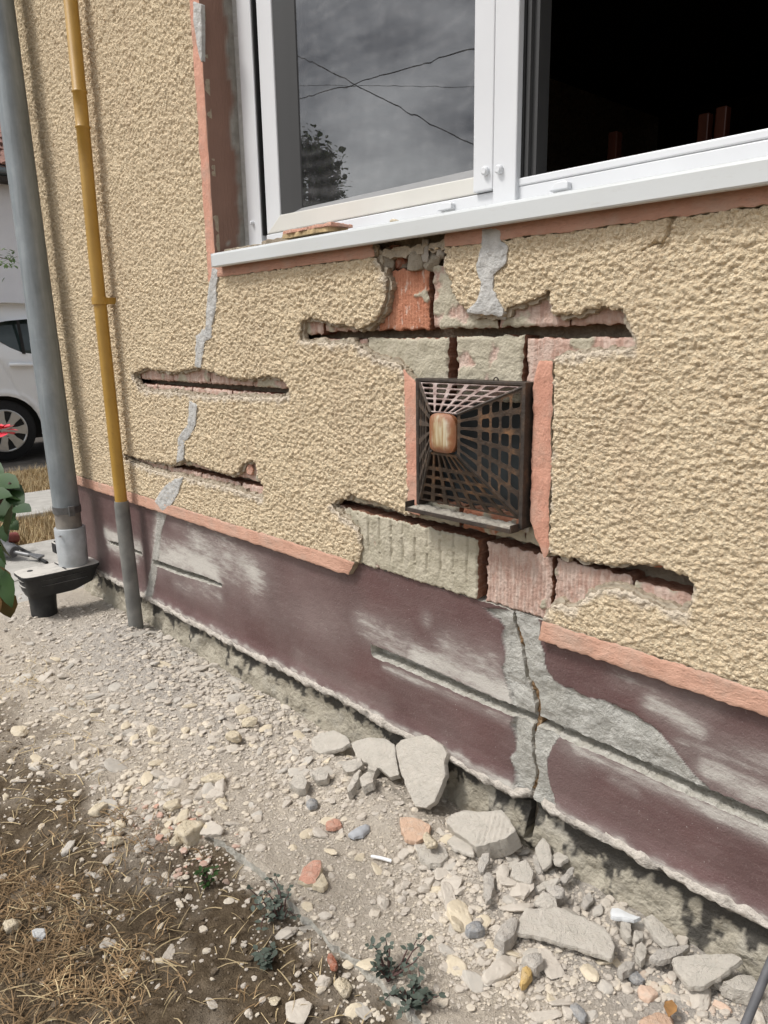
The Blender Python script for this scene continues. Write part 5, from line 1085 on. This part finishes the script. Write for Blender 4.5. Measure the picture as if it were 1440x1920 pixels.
for (lk, where), os_ in GR.items():
    os_.sort(key=lambda q: q.location.y)
    if len(os_) == 1: names = [lk + ' chunk ' + where]
    elif len(os_) == 2: names = [lk + ' chunk ' + where + e_ for e_ in (', farther from the wall', ', nearer the wall')]
    elif len(os_) == 3: names = [lk + ' chunk ' + where + e_ for e_ in (', farthest from the wall', ', middle of three', ', nearest the wall')]
    elif len(os_) == 4: names = [lk + ' chunk ' + where + e_ for e_ in (', farthest from the wall', ', second farthest out', ', second nearest the wall', ', nearest the wall')]
    elif len(os_) == 5: names = [lk + ' chunk ' + where + e_ for e_ in (', farthest from the wall', ', second farthest out', ', middle of five', ', second nearest the wall', ', nearest the wall')]
    else: names = [lk + ' chunk ' + where] * len(os_)
    for o, nm in zip(os_, names): tag(o, nm, 'rubble', 'rubble chunks ' + where if len(os_) < 6 else lk + ' chunks ' + where)
o = add('gravel', mk_mesh('gravel', np.concatenate(GV), [np.concatenate(GF)], smooth=False, attrs={'tone': np.concatenate(GT)}), GRAVEL, kind='stuff')
o['label'] = 'fine mortar and render crumbs spread over path and soil'

gv, gf, off2 = [], [], 0
for i in range(3600):
    x, y = random.uniform(-2.6, -0.7), random.uniform(-1.15, -0.45)
    if y > float(edge_y(x)) - 0.01 or (x < -1.7 and y > -0.62): continue
    sz = min(0.0012 * math.exp(abs(random.gauss(0, 0.8))), 0.007); v, f = TINY[i % 14]; a = random.uniform(0, 6.28)
    q = v * np.array([sz * 1.2, sz, sz * .7]); q = np.stack([q[:, 0] * math.cos(a) - q[:, 1] * math.sin(a) + x, q[:, 0] * math.sin(a) + q[:, 1] * math.cos(a) + y, q[:, 2] + float(gz(x, y)) + sz * 0.1], 1)
    gv.append(q); gf.append(f + off2); off2 += len(v)
o = add('soil_clods', mk_mesh('soil_clods', np.concatenate(gv), [np.concatenate(gf)], smooth=False), stone('soil_clod', (0.10, 0.075, 0.05), (0.17, 0.13, 0.09), 0.25), kind='stuff'); o['label'] = 'small clods of dark soil on the bare ground'
# ------------------------------------------------------------------ dry grass
def straw(n, cx, cy, rx, ry, lay, l0, l1, wid=0.0011, clump=0):
    V = []; F = []; cs = [(cx + random.gauss(0, 1) * rx, cy + random.gauss(0, 1) * ry) for _ in range(clump)] if clump else None
    for i in range(n):
        if cs:
            c_ = cs[i % clump]; x, y = c_[0] + random.gauss(0, .018), c_[1] + random.gauss(0, .018)
        else: x, y = cx + random.gauss(0, 1) * rx, cy + random.gauss(0, 1) * ry
        if y > float(edge_y(x)) - 0.03 and x > -1.6: continue
        z = float(gz(x, y)); a = random.uniform(0, 6.28); l = random.uniform(l0, l1); el = abs(random.gauss(0, lay)); cu = random.gauss(0, .22)
        b = len(V); wd = wid * random.uniform(0.6, 1.4); hz_ = 0.003 + random.random() * 0.012
        for k in range(4):
            t = k / 3; aa = a + cu * t; ee = el * (1 - 0.9 * t)
            px_ = x + l * t * math.cos(aa) * math.cos(el); py_ = y + l * t * math.sin(aa) * math.cos(el); pz_ = z + hz_ * (0.2 + t * (1 - t) * 2) + l * math.sin(el) * (t - 0.45 * t * t)
            nx, ny = -math.sin(aa) * wd, math.cos(aa) * wd; sk = 1 - 0.6 * t
            V += [(px_ + nx * sk, py_ + ny * sk, pz_), (px_ - nx * sk, py_ - ny * sk, pz_ + wd * 0.6)]
        F += [(b + 2 * k, b + 2 * k + 1, b + 2 * k + 3, b + 2 * k + 2) for k in range(3)]
    return V, F
def strawobj(name, specs, mat, label):
    V = []; F = []
    for sp in specs:
        v, f = straw(*sp[:8], **(sp[8] if len(sp) > 8 else {})); F += [tuple(i + len(V) for i in q) for q in f]; V += v
    me = bpy.data.meshes.new(name); me.from_pydata(V, [], F); o = add(name, me, mat, kind='stuff'); o['label'] = label
def gxy(px, py): p = Gp(px, py, -0.03); return p[0], p[1]
strawobj('dry_grass', [(100, *gxy(150, 1600), 0.20, 0.10, 0.10, 0.02, 0.07), (70, *gxy(200, 1720), 0.16, 0.12, 0.08, 0.02, 0.08), (110, *gxy(100, 1800), 0.18, 0.10, 0.10, 0.02, 0.08), (80, *gxy(200, 1850), 0.14, 0.10, 0.07, 0.02, 0.08),
                       (45, *gxy(450, 1800), 0.25, 0.12, 0.04, 0.02, 0.07), (140, *gxy(60, 1480), 0.2, 0.15, 0.08, 0.03, 0.08), (120, *gxy(60, 1280), 0.10, 0.08, 0.4, 0.02, 0.05), (60, *gxy(560, 1840), 0.15, 0.06, 0.05, 0.02, 0.06)], STRAW, 'pale dry straw lying over the dark soil')
strawobj('dry_grass', [(560, *gxy(60, 1660), 0.11, 0.08, 0.35, 0.02, 0.06, dict(clump=34)), (460, *gxy(60, 1760), 0.10, 0.08, 0.3, 0.02, 0.06, dict(clump=24)), (420, *gxy(60, 1880), 0.12, 0.06, 0.3, 0.02, 0.06, dict(clump=22)), (180, *gxy(230, 1800), 0.12, 0.06, 0.25, 0.02, 0.06, dict(clump=16)), (160, *gxy(230, 1590), 0.12, 0.06, 0.2, 0.02, 0.05, dict(clump=18))], STRAW2, 'brown matted dry grass tufts at the lower left')
V = []; F = []
for i in range(7000):
    if i % 3: x, y, z = random.uniform(-7.5, -6.32), random.uniform(0.2, 1.9), -0.015
    else: x, y, z = random.uniform(-5.43, -4.71), random.uniform(-0.3, 0.9), -0.02
    a = random.uniform(0, 6.28); l = random.uniform(0.03, 0.09); lean = random.uniform(0, 0.06); b = len(V); wd = 0.003
    V += [(x - wd * math.sin(a), y + wd * math.cos(a), z), (x + wd * math.sin(a), y - wd * math.cos(a), z), (x + lean * math.cos(a), y + lean * math.sin(a), z + l)]; F.append((b, b + 1, b + 2))
me = bpy.data.meshes.new('dry_grass'); me.from_pydata(V, [], F); o = add('dry_grass', me, STRAW, kind='stuff'); o['label'] = 'dried lawn between the far path and the parked car'

# ------------------------------------------------------------------ plants
def leaf_quads(V, F, c, d, up_, l, wd, fine=False):
    d = d.normalized(); sd = d.cross(up_)
    if sd.length < 1e-4: sd = Vector((1, 0, 0))
    sd.normalize(); n = sd.cross(d); b = len(V)
    ST_ = ((0, 0.06, 0), (0.14, 0.55, 0.03), (0.34, 0.95, 0.05), (0.6, 0.92, 0.06), (0.83, 0.5, 0.03), (1, 0.02, -0.02)) if fine else ((0, 0.0, 0), (0.3, 0.85, 0.05), (0.6, 0.9, 0.06), (1, 0.0, 0))
    for t, k, h in ST_:
        m_ = c + d * l * t
        V.append(tuple(m_ + n * l * h + sd * wd * k)); V.append(tuple(m_)); V.append(tuple(m_ + n * l * h - sd * wd * k))
    for k in range(len(ST_) - 1): F.append((b + 3 * k, b + 3 * k + 1, b + 3 * k + 4, b + 3 * k + 3)); F.append((b + 3 * k + 1, b + 3 * k + 2, b + 3 * k + 5, b + 3 * k + 4))
def meshobj(name, V, F, mat, parent=None, smooth=True):
    me = bpy.data.meshes.new(name); me.from_pydata(V, [], F)
    for p_ in me.polygons: p_.use_smooth = smooth
    return add(name, me, mat, parent)
def weed(px, py, h, nst, label, lean=(0, 0), lm=WEEDLEAF, leafl=0.014):
    g0 = Gp(px, py, -0.02); z = float(gz(g0[0], g0[1])); t = thing('weed', label, 'plant', (g0[0], g0[1], z)); st = MB(); V = []; F = []
    for i in range(nst):
        a = random.uniform(0, 6.28); rr = random.uniform(0.3, 1.0) * h * 0.8; pts = []
        for k in range(6):
            tt = k / 5; pts.append((g0[0] + rr * tt * math.cos(a + .5 * tt) + lean[0] * tt, g0[1] + rr * tt * math.sin(a + .5 * tt) + lean[1] * tt, z + h * random.uniform(.55, 1.0) * (tt - 0.35 * tt * tt)))
        st.tube(pts, [0.0022, .002, .0018, .0015, .0012, .0008], 6)
        for k in range(1, 6):
            for _ in range(random.choice((1, 2, 2, 3))):
                leaf_quads(V, F, Vector(pts[k]), Vector((random.gauss(0, 1), random.gauss(0, 1), random.uniform(-.3, .5))), Vector((0, 0, 1)), leafl * random.uniform(.6, 1.3), leafl * 0.36)
    st.build('stem', WEEDSTEM, t, smooth=True); meshobj('foliage', V, F, lm, t)
weed(525, 1715, 0.10, 11, 'straggly dark weed on soil against the apron edge', (0.0, 0.0))
weed(728, 1850, 0.10, 9, 'dying weed with bare dark twigs hanging over the apron edge', (0.0, 0.05))
weed(775, 1905, 0.07, 14, 'low bluish-leaved weed at the bottom end of the apron edge')
weed(500, 1800, 0.035, 8, 'flat grey-leaved weed lying on bare dark soil', leafl=0.016)
weed(388, 1660, 0.06, 4, 'thin green sprig growing out of bare soil', lm=ROSELEAF, leafl=0.014)
weed(1310, 1900, 0.0, 0, 'x') if False else None

rose = thing('rose_bush', 'green rose bush reaching into the picture with one pink-red bloom', 'rose', (-1.75, -1.28, -0.05))
st = MB(); V = []; F = []; VB = []; FB = []
def at(px, py, dpt): return Vector(CAM + ray(px, py) * dpt)
stems = [[(-1.75, -1.28, -0.05), at(-60, 1150, 1.5), at(-30, 950, 1.45), at(-12, 815, 1.45)], [(-1.75, -1.28, -0.05), at(-90, 1200, 1.35), at(-40, 1010, 1.3), at(20, 905, 1.3)], [(-1.75, -1.28, -0.05), at(-70, 1300, 1.25), at(-30, 1150, 1.2)]]
for s_ in stems: st.tube([tuple(p) for p in s_], [0.006, .005, .004, .003][:len(s_)], 8)
LV = [(14, 920, 30, 75, 0), (4, 955, 50, 70, 0), (18, 975, 100, 60, 0), (2, 1015, 60, 70, 1), (16, 1105, 80, 70, 1), (4, 1075, 95, 70, 1), (12, 1130, 75, 60, 2), (8, 905, 18, 60, 0), (30, 935, 45, 42, 0), (5, 965, 60, 38, 0), (22, 985, 35, 30, 0), (42, 955, 12, 34, 0), (8, 1000, 80, 34, 0), (-12, 930, 0, 70, 0), (-16, 880, 20, 50, 0), (6, 1040, 75, 40, 1), (-14, 1080, 40, 60, 1), (6, 1090, 70, 62, 2), (-10, 1130, 60, 40, 2), (-20, 1010, 20, 50, 0)]
for (px, py, ang, ln, kind) in LV:
    dpt = 1.3 + random.uniform(-.05, .05); c0 = at(px - 0.5 * ln * math.cos(R(ang)), py - .5 * ln * math.sin(R(ang)), dpt); c1 = at(px + .5 * ln * math.cos(R(ang)), py + .5 * ln * math.sin(R(ang)), dpt + random.uniform(-.02, .02))
    leaf_quads(*((V, F) if kind < 2 else (VB, FB)), c0, c1 - c0, Vector((random.gauss(0, .4), -0.5, 1)), (c1 - c0).length, (c1 - c0).length * 0.33, True)
for i in range(60):
    p = at(random.uniform(-260, -40), random.uniform(850, 1350), random.uniform(1.2, 1.6)); d = Vector((random.gauss(0, 1), random.gauss(0, 1), random.gauss(0, .4)))
    leaf_quads(V, F, p, d, Vector((0, 0, 1)), 0.045, 0.015)
st.build('stem', WEEDSTEM, rose, smooth=True); meshobj('foliage', V, F, ROSELEAF, rose); meshobj('foliage', VB, FB, ROSEBROWN, rose)
V = []; F = []; c = at(-2, 806, 1.45)
for i in range(16):
    a = i * 2.4; d = Vector((math.cos(a), math.sin(a), 0.9 - i * 0.09)); leaf_quads(V, F, c + d * 0.002 * i * .5, d, Vector((0, 0, 1)), 0.014 + 0.0009 * i, 0.009 + .0004 * i)
leaf_quads(V, F, c, at(27, 798, 1.45) - c, Vector((0, 0, 1)), 0.032, 0.007)
meshobj('bloom', V, F, ROSERED, rose)

def tree(name, label, x, y, h, rad_, nl, leaf, ls=0.10, zc=None, group=None, trunk_r=0.12):
    t = thing(name, label, 'tree', (x, y, -0.05), group); tr_ = MB(); zc = zc or h * 0.65
    tr_.tube([(x, y, -0.08), (x + .05, y, h * .3), (x, y + .05, h * .55), (x + .05, y, h * .85)], [trunk_r, trunk_r * .75, trunk_r * .5, trunk_r * .12], 10)
    cl_ = []
    for i in range(16):
        a = random.uniform(0, 6.28); e = random.uniform(-.6, 1.2); r_ = rad_ * random.uniform(.5, 1)
        p = (x + r_ * math.cos(a) * math.cos(e), y + r_ * math.sin(a) * math.cos(e), zc + (h - zc) * math.sin(e)); cl_.append(p)
        tr_.tube([(x, y, h * random.uniform(.3, .55)), tuple((np.array(p) + np.array([x, y, zc])) / 2), p], [trunk_r * .35, trunk_r * .2, trunk_r * .05], 6)
    tr_.build('trunk', BARK, t, smooth=True); V = []; F = []
    for i in range(nl):
        p = random.choice(cl_); q = Vector((p[0] + random.gauss(0, rad_ * .2), p[1] + random.gauss(0, rad_ * .2), p[2] + random.gauss(0, rad_ * .2)))
        leaf_quads(V, F, q, Vector((random.gauss(0, 1), random.gauss(0, 1), random.gauss(-.3, .6))), Vector((0, 0, 1)), ls * random.uniform(.6, 1.3), ls * .35)
    meshobj('crown', V, F, leaf, t); return t
# tree in front of the neighbour's roof; its low branch hangs into view
tree('tree', 'yellow-green tree before the tiled roof of the white house', -12.2, 1.9, 6.2, 1.15, 2600, LEAFY, 0.12, 5.0)
t = thing('branch_shrub', 'thin leafy branch hanging in front of the white house wall', 'shrub', (-9.6, 1.2, -0.02)); st = MB(); V = []; F = []
tipz = Xp(30, 490, -9.6); pts = [(-9.6, 0.9, -0.05), (-9.6, 1.0, 1.2), (-9.6, 1.25, 2.0), (-9.6, tipz[1] - 0.25, tipz[2] + 0.05), tuple(tipz)]
st.tube(pts, [.03, .025, .015, .008, .003], 8)
for i in range(46):
    q = Vector(tipz) + Vector((random.gauss(0, .08), -abs(random.gauss(0, .16)), random.gauss(0, .06) + 0.02)); leaf_quads(V, F, q, Vector((random.gauss(0, 1), random.gauss(0.3, 1), random.gauss(-.4, .6))), Vector((0, 0, 1)), 0.075, .018)
st.build('stem', BARK, t, smooth=True); meshobj('foliage', V, F, LEAFY if False else LEAF, t)

# things reflected in the pane: a tree and two service cables across the street side
def mir(px, py, dist):                         # place seen by reflection in the pane
    yp = YW + 0.043; q = Wp(px, py, yp + dist); return np.array([q[0], 2 * yp - q[1], q[2]])
p = mir(560, 300, 13.0)
tree('tree', 'dark leafy garden tree across the street, mirrored in the pane', p[0] + 0.15, p[1], 6.5, 1.25, 5600, LEAF, 0.17, 5.2)
for (a, b, lab, r_) in (((555, 188), (893, 92), 'black service cable rising to the right in the pane reflection', 0.012), ((555, 103), (893, 275), 'black service cable falling to the right in the pane reflection', 0.012), ((555, 160), (893, 164), 'thin telephone wire level across the pane reflection', 0.006)):
    q0, q1 = mir(*a, 11.0), mir(*b, 11.0); d = q1 - q0; pts = []
    for k in range(13):
        t_ = -2.0 + 5.0 * k / 12; q = q0 + d * t_; q[2] += 0.10 * (t_ - 0.5) ** 2 * 0.3; pts.append(tuple(q))
    tag(MB().tube(pts, r_, 6).build('utility_cable', WIRE, smooth=True), lab, 'cable', 'cables over the street')

# ------------------------------------------------------------------ small things on the ground
p = Gp(715, 1611, 0.006); d = Gp(735, 1616, 0.006) - Gp(697, 1606, 0.006)
t = thing('cigarette_stub', 'small white stick like a cigarette stub on the dusty path', 'litter', tuple(p))
zz = float(gz(p[0], p[1])) + 0.008
MB().tube([(p[0] - d[0] / 2, p[1] - d[1] / 2, zz), (p[0], p[1], zz + .002), (p[0] + d[0] / 2, p[1] + d[1] / 2, zz + .001)], [0.0034, .0042, .004], 12).build('paper_tube', PAPER, t, smooth=True)
a, b = Gp(1436, 1826, 0.11), Gp(1398, 1920, 0.05); d = b - a
tag(MB().tube([tuple(a - d * 0.8), tuple(a), tuple(b), tuple(b + d * 0.6 - np.array([0, 0, 0.03]))], 0.0075, 14).build('grey_cable', CABLE, smooth=True), 'thick grey cable crossing the lower right corner over rubble', 'cable')
V = []; F = []; c0 = Vector(Gp(1262, 1895, 0.02)); leaf_quads(V, F, c0 - Vector((0.012, -0.02, 0)), Vector((0.35, -1, 0.1)), Vector((0, 0, 1)), 0.045, 0.012)
tag(meshobj('dry_leaf', V, F, DRYLEAF), 'curled brown dry leaf beside the dusty pink cobble', 'leaf')
p = Xp(110, 1022, -3.62); t = thing('black_block', 'small black plastic block standing on the pavement behind the downpipe', 'block', (-3.75, 0.1, 0))
p = Gp(108, 1034, 0)
MB().box(p[0] - .03, p[1] - .02, -.004, p[0] + .03, p[1] + .03, 0.055).build('case', BPLASTIC, t, bevel=0.005); MB().box(p[0] - .02, p[1] - .01, 0.055, p[0] + .02, p[1] + .02, 0.062).build('cap', BLACK, t, bevel=0.002)
# demolition hammer lying on the pavement
tl = thing('demolition_hammer', 'dusty grey and red demolition hammer lying on pavement with its chisel out', 'power tool', tuple(Gp(0, 1040, 0)))
q = [Gp(-60, 1020, 0.07), Gp(-5, 1026, 0.06), Gp(14, 1031, 0.05), Gp(27, 1035, 0.045), Gp(55, 1041, 0.03), Gp(78, 1047, 0.012)]
MB().tube([tuple(q[0]), tuple(q[1])], [0.06, 0.052], 20).build('body', TOOLRED, tl, smooth=True)
pts = []; rad = []
for k in range(9):
    pts.append(tuple(q[1] + (q[3] - q[1]) * k / 8)); rad.append((0.048 - 0.002 * k) + (0.006 if k % 2 else 0))
MB().tube(pts, rad, 20).build('bellows_collar', TOOLGREY, tl, smooth=True)
MB().tube([tuple(q[3]), tuple(q[4])], 0.012, 12).build('chisel_shank', STEEL, tl, smooth=True)
dv = (q[5] - q[4]); sd = np.cross(dv, [0, 0, 1.]); sd /= np.linalg.norm(sd)
MB().prism([tuple(q[4] - sd * .012), tuple(q[4] + sd * .012), tuple(q[5] + sd * .035), tuple(q[5] - sd * .035)], (0, 0, 0.012)).build('chisel_blade', STEEL, tl, bevel=0.002)
e_ = Gp(8, 1020, 0.06); MB().tube([tuple(e_), tuple(Xp(10, 1000, e_[0])), tuple(Xp(16, 978, e_[0] - 0.03))], [0.022, 0.02, 0.02], 14).build('side_handle', TOOLGREY, tl, smooth=True)
q0 = Gp(30, 1008, 0.03); MB().tube([tuple(Gp(-20, 1015, 0.05)), tuple(q0), ], [0.035, 0.035], 14).build('motor_housing', TOOLRED, tl, smooth=True)
tag(MB().tube([tuple(Gp(20, 1018, 0.01)), tuple(Gp(45, 1032, 0.008)), tuple(Gp(72, 1046, 0.008)), tuple(Gp(88, 1055, 0.008))], 0.009, 8).build('power_lead', BLACK, smooth=True), 'black power lead running across the pavement beside the chisel', 'cable')

# ------------------------------------------------------------------ neighbour's house
nb = thing('neighbour_house', 'white rendered house with red-brown tiled roof behind the parked car', 'house', (-14, 2, 0))
MB().box(-19, -7, -0.1, -14, 9, 4.0).build('wall', NBWALL, nb)
gzc = Xp(12, 320, -13.7)[2]
MB().tube([(-13.72, -7.2, gzc), (-13.72, 9.2, gzc)], 0.085, 14).build('gutter', GUTTER, nb, smooth=True)
MB().box(-13.98, -7.2, gzc - 0.16, -13.62, 9.2, gzc - 0.10).build('eaves_board', simple('dark_eaves', (0.05, 0.04, 0.035), 0.8), nb)
V = []; F = []                                 # overlapping roof tiles, real courses
rows = 16; sl_ = Vector((-1, 0, 0.62)).normalized()
roof = MB().prism([(-13.65, -7.2, gzc + 0.05), (-18.6, -7.2, gzc + 3.1), (-18.6, -7.2, gzc + 2.9), (-13.65, -7.2, gzc - 0.05)], (0, 16.4, 0)).build('roof', TILE, nb)
tm = None; k = 0
for r_ in range(rows):
    for cx in np.arange(2.2, 5.0, 0.25):
        base = Vector((-13.62, cx + 0.125 * (r_ % 2), gzc + 0.07)) + sl_ * (0.27 * r_)
        if tm is None:
            mb = MB(); up_ = Vector((0.62, 0, 1)).normalized(); sec = []
            for a in np.linspace(0, math.pi, 7): sec.append(Vector((0, -0.12 * math.cos(a), 0)) + up_ * (0.045 * math.sin(a)))
            lo_ = [s_ for s_ in sec] + [Vector((0, 0.12, 0)) - up_ * .015, Vector((0, -0.12, 0)) - up_ * .015]
            mb.prism([tuple(v_ + up_ * 0.02) for v_ in lo_], tuple(sl_ * 0.33 - up_ * 0.02)); o = mb.build('tile', TILE, nb); tm = o.data; o.location = base
        else:
            o = bpy.data.objects.new('tile', tm); COL.objects.link(o); o.parent = nb; o.matrix_parent_inverse = Matrix.Translation(-nb.location); o.location = base

# ------------------------------------------------------------------ parked car (side faces +x; front towards +y)
XC = -8.2
car = thing('parked_car', 'silver white hatchback parked beyond the house corner', 'car', (XC - 0.8, 2.4, 0))
wy = 1.085; L0 = 0.42                          # rear axle, rear bumper
def cy(px, py): p_ = Xp(px, py, XC); return (p_[1], p_[2])
out_ = [(L0, 0.30), (L0 - .02, 0.62), (L0 + .03, 1.0), (L0 + .14, 1.38), (L0 + .28, 1.52), (L0 + .8, 1.575), (L0 + 1.6, 1.56), (L0 + 2.1, 1.49), (L0 + 2.75, 1.06), (L0 + 3.4, 0.90), (L0 + 3.68, 0.70), (L0 + 3.72, 0.32), (L0 + 3.5, 0.22), (L0 + .2, 0.24)]
wf = wy + 2.36
arch = lambda c_: np.array([[c_ + 0.365 * math.cos(a), 0.30 + 0.365 * math.sin(a)] for a in np.linspace(0, 2 * math.pi, 28)[:-1]])
wnd = np.array([cy(-30, 625), cy(-8, 606), cy(18, 601), cy(66, 597), cy(120, 597), cy(121, 668), cy(66, 664), cy(42, 661), cy(20, 652), cy(0, 640)])
fw = np.array([[wnd[4][0] + .08, wnd[4][1]], [L0 + 1.9, 1.42], [L0 + 2.4, 1.08], [wnd[4][0] + .08, 1.07]])
seam = np.array([cy(-6, 668), cy(14, 700), cy(34, 734), cy(36, 741), cy(50, 751), cy(62, 765), cy(74, 790), cy(80, 812), (wy + .47, 0.24)])
seam2 = np.array([[wnd[4][0] + .04, 1.07], [wnd[4][0] + .04, 0.26]])
def side(u, v, s): return 0.0 - 0.30 * np.clip(v - 1.02, 0, 1) ** 1.25 - 0.10 * np.clip(0.55 - v, 0, 1) - 0.25 * sstep(0.5, 0.0, u - L0) ** 2 * .6 - 0.3 * sstep(0.7, 0, L0 + 3.72 - u) ** 2 + 0.012 * sstep(0.05, 0.0, np.abs(np.hypot(u - wy, v - .3) - .39)) - 0.012 * sstep(0.011, 0.004, np.minimum(linedist(u, v, seam), linedist(u, v, seam2)))
fr2 = (np.array([0, 1., 0]), np.array([0, 0, 1.]), np.array([1., 0, 0]))
me = sheet('body_side', np.array(out_), 0.014, (XC, 0, 0), fr2, side, 0.03, holes=[arch(wy), arch(wf), wnd, fw]); add('body_side', me, [CARPAINT, CARPAINT], car)
fr3 = (np.array([0, 1., 0]), np.array([0, 0, 1.]), np.array([-1., 0, 0]))
me = sheet('body_side', np.array(out_), 0.03, (XC - 1.62, 0, 0), fr3, side, 0.03, holes=[arch(wy), arch(wf), wnd, fw]); add('body_side', me, [CARPAINT, CARPAINT], car)
mb = MB(); n = len(out_)
oo = np.array(out_); hh_ = side(oo[:, 0], oo[:, 1], np.zeros(n))
for i in range(n):
    mb.v += [(XC + hh_[i] - .01, oo[i][0], oo[i][1]), (XC - .81, oo[i][0] + (-.05 if i < 4 else .06 if 8 < i < 12 else 0), oo[i][1] + (.03 if 3 < i < 10 else 0)), (XC - 1.62 - hh_[i] + .01, oo[i][0], oo[i][1])]
for i in range(n):
    j = (i + 1) % n; mb.f += [(3 * i, 3 * i + 1, 3 * j + 1, 3 * j), (3 * i + 1, 3 * i + 2, 3 * j + 2, 3 * j + 1)]
mb.build('body_shell', CARPAINT, car, smooth=True)
for wpoly in (wnd, fw):
    me = sheet('side_window', np.array(wpoly), 0.03, (XC - 0.014, 0, 0), fr2, lambda u, v, s: -0.30 * np.clip(v - 1.02, 0, 1) ** 1.25, 0.01); add('side_window', me, [CARGLASS, BLACK], car)
    me = sheet('side_window', np.array(wpoly), 0.03, (XC - 1.606, 0, 0), fr3, lambda u, v, s: -0.30 * np.clip(v - 1.02, 0, 1) ** 1.25, 0.01); add('side_window', me, [CARGLASS, BLACK], car)
a, b, c_, d = cy(32, 600), cy(37, 600), cy(48, 664), cy(42, 663)
MB().prism([(XC - .02, *a), (XC - .02, *b), (XC + .004, *c_), (XC + .004, *d)], (-0.012, 0, 0)).build('window_bar', BLACK, car)
a, b = cy(18, 684), cy(61, 684); MB().tube([(XC + .01, a[0], a[1]), (XC + .035, a[0] + .03, a[1]), (XC + .035, b[0] - .03, b[1]), (XC + .01, b[0], b[1])], 0.021, 12).build('door_handle', CARPAINT, car, smooth=True)
MB().box(XC - 1.5, L0 + .2, 0.2, XC - .12, L0 + 3.4, 1.0).build('interior', BLACK, car)
for c_ in (wy, wf):
    for sx_, x_ in ((1, XC - .03), (-1, XC - 1.59)):
        ty = MB().tube([(x_ - sx_ * .19, c_, .31), (x_ - sx_ * .17, c_, .31), (x_ - sx_ * .02, c_, .31), (x_, c_, .31)], [.28, .31, .31, .285], 40); wl = ty.build('wheel', TYRE, car, smooth=True)
        MB().tube([(x_, c_, .31), (x_ + sx_ * .003, c_, .31)], 0.205, 36).build('rim_dark', BLACK, wl)
        rm = MB()
        for k in range(7):
            a = 2 * math.pi * k / 7; ca, sa = math.cos(a), math.sin(a); ring = []
            for rr, wd in ((0.03, .030), (0.12, .032), (0.20, .052)):
                ring.append([(x_ + sx_ * .004, c_ + rr * ca - wd * sa, .31 + rr * sa + wd * ca), (x_ + sx_ * .004, c_ + rr * ca + wd * sa, .31 + rr * sa - wd * ca)])
            rm.prism([ring[0][0], ring[1][0], ring[2][0], ring[2][1], ring[1][1], ring[0][1]], (sx_ * .014, 0, 0))
        rm.tube([(x_ + sx_ * .004, c_, .31), (x_ + sx_ * .024, c_, .31)], .05, 20)
        ang = np.linspace(0, 2 * math.pi, 37)
        rm.tube([(x_ + sx_ * .006, c_ + .207 * math.cos(a), .31 + .207 * math.sin(a)) for a in ang], .011, 8, cap=False)
        rm.build('rim', ALLOY, wl, smooth=False)
for zz, nm in ((0.85, 'tail_light'),): MB().box(XC - .16, L0 - .02, 0.75, XC - .03, L0 + .05, 1.05).build(nm, simple('red_lamp', (0.4, 0.02, 0.02), 0.2), car, bevel=0.01)

# ------------------------------------------------------------------ chairs inside the dark room
def chair(px, py, label, yc):
    d = ray(px, py); p_ = CAM + d * ((yc - CAM[1]) / d[1]); x, zt = p_[0], p_[2]; zf = 0.65; sz_ = zf + 0.45
    t = thing('chair', label, 'chair', (x, yc, zf), 'wooden chairs in the dark room')
    for dx in (-.19, .19):
        MB().box(x + dx - .018, yc - .018, zf, x + dx + .018, yc + .018, zt + (.0 if dx < 0 else 0.0)).build('back_post', CHAIRWOOD, t, bevel=.004)
        MB().box(x + dx - .018, yc + .36, zf, x + dx + .018, yc + .40, sz_ - .03).build('leg', CHAIRWOOD, t, bevel=.004)
    for z_ in (zt - 0.20, zt - 0.42): MB().box(x - .172, yc - .012, z_, x + .172, yc + .012, z_ + .07).build('back_slat', CHAIRWOOD, t, bevel=.004)
    MB().box(x - .22, yc - .02, sz_ - .03, x + .22, yc + .42, sz_).build('seat', CHAIRWOOD, t, bevel=.006)
chair(1250, 226, 'red-brown wooden chair seen in the middle of the dark open window', 1.3)
chair(1440, 188, 'red-brown wooden chair seen at the right end of the dark open window', 1.3)
print('chunks', cnt_ch, 'gravel verts', off)
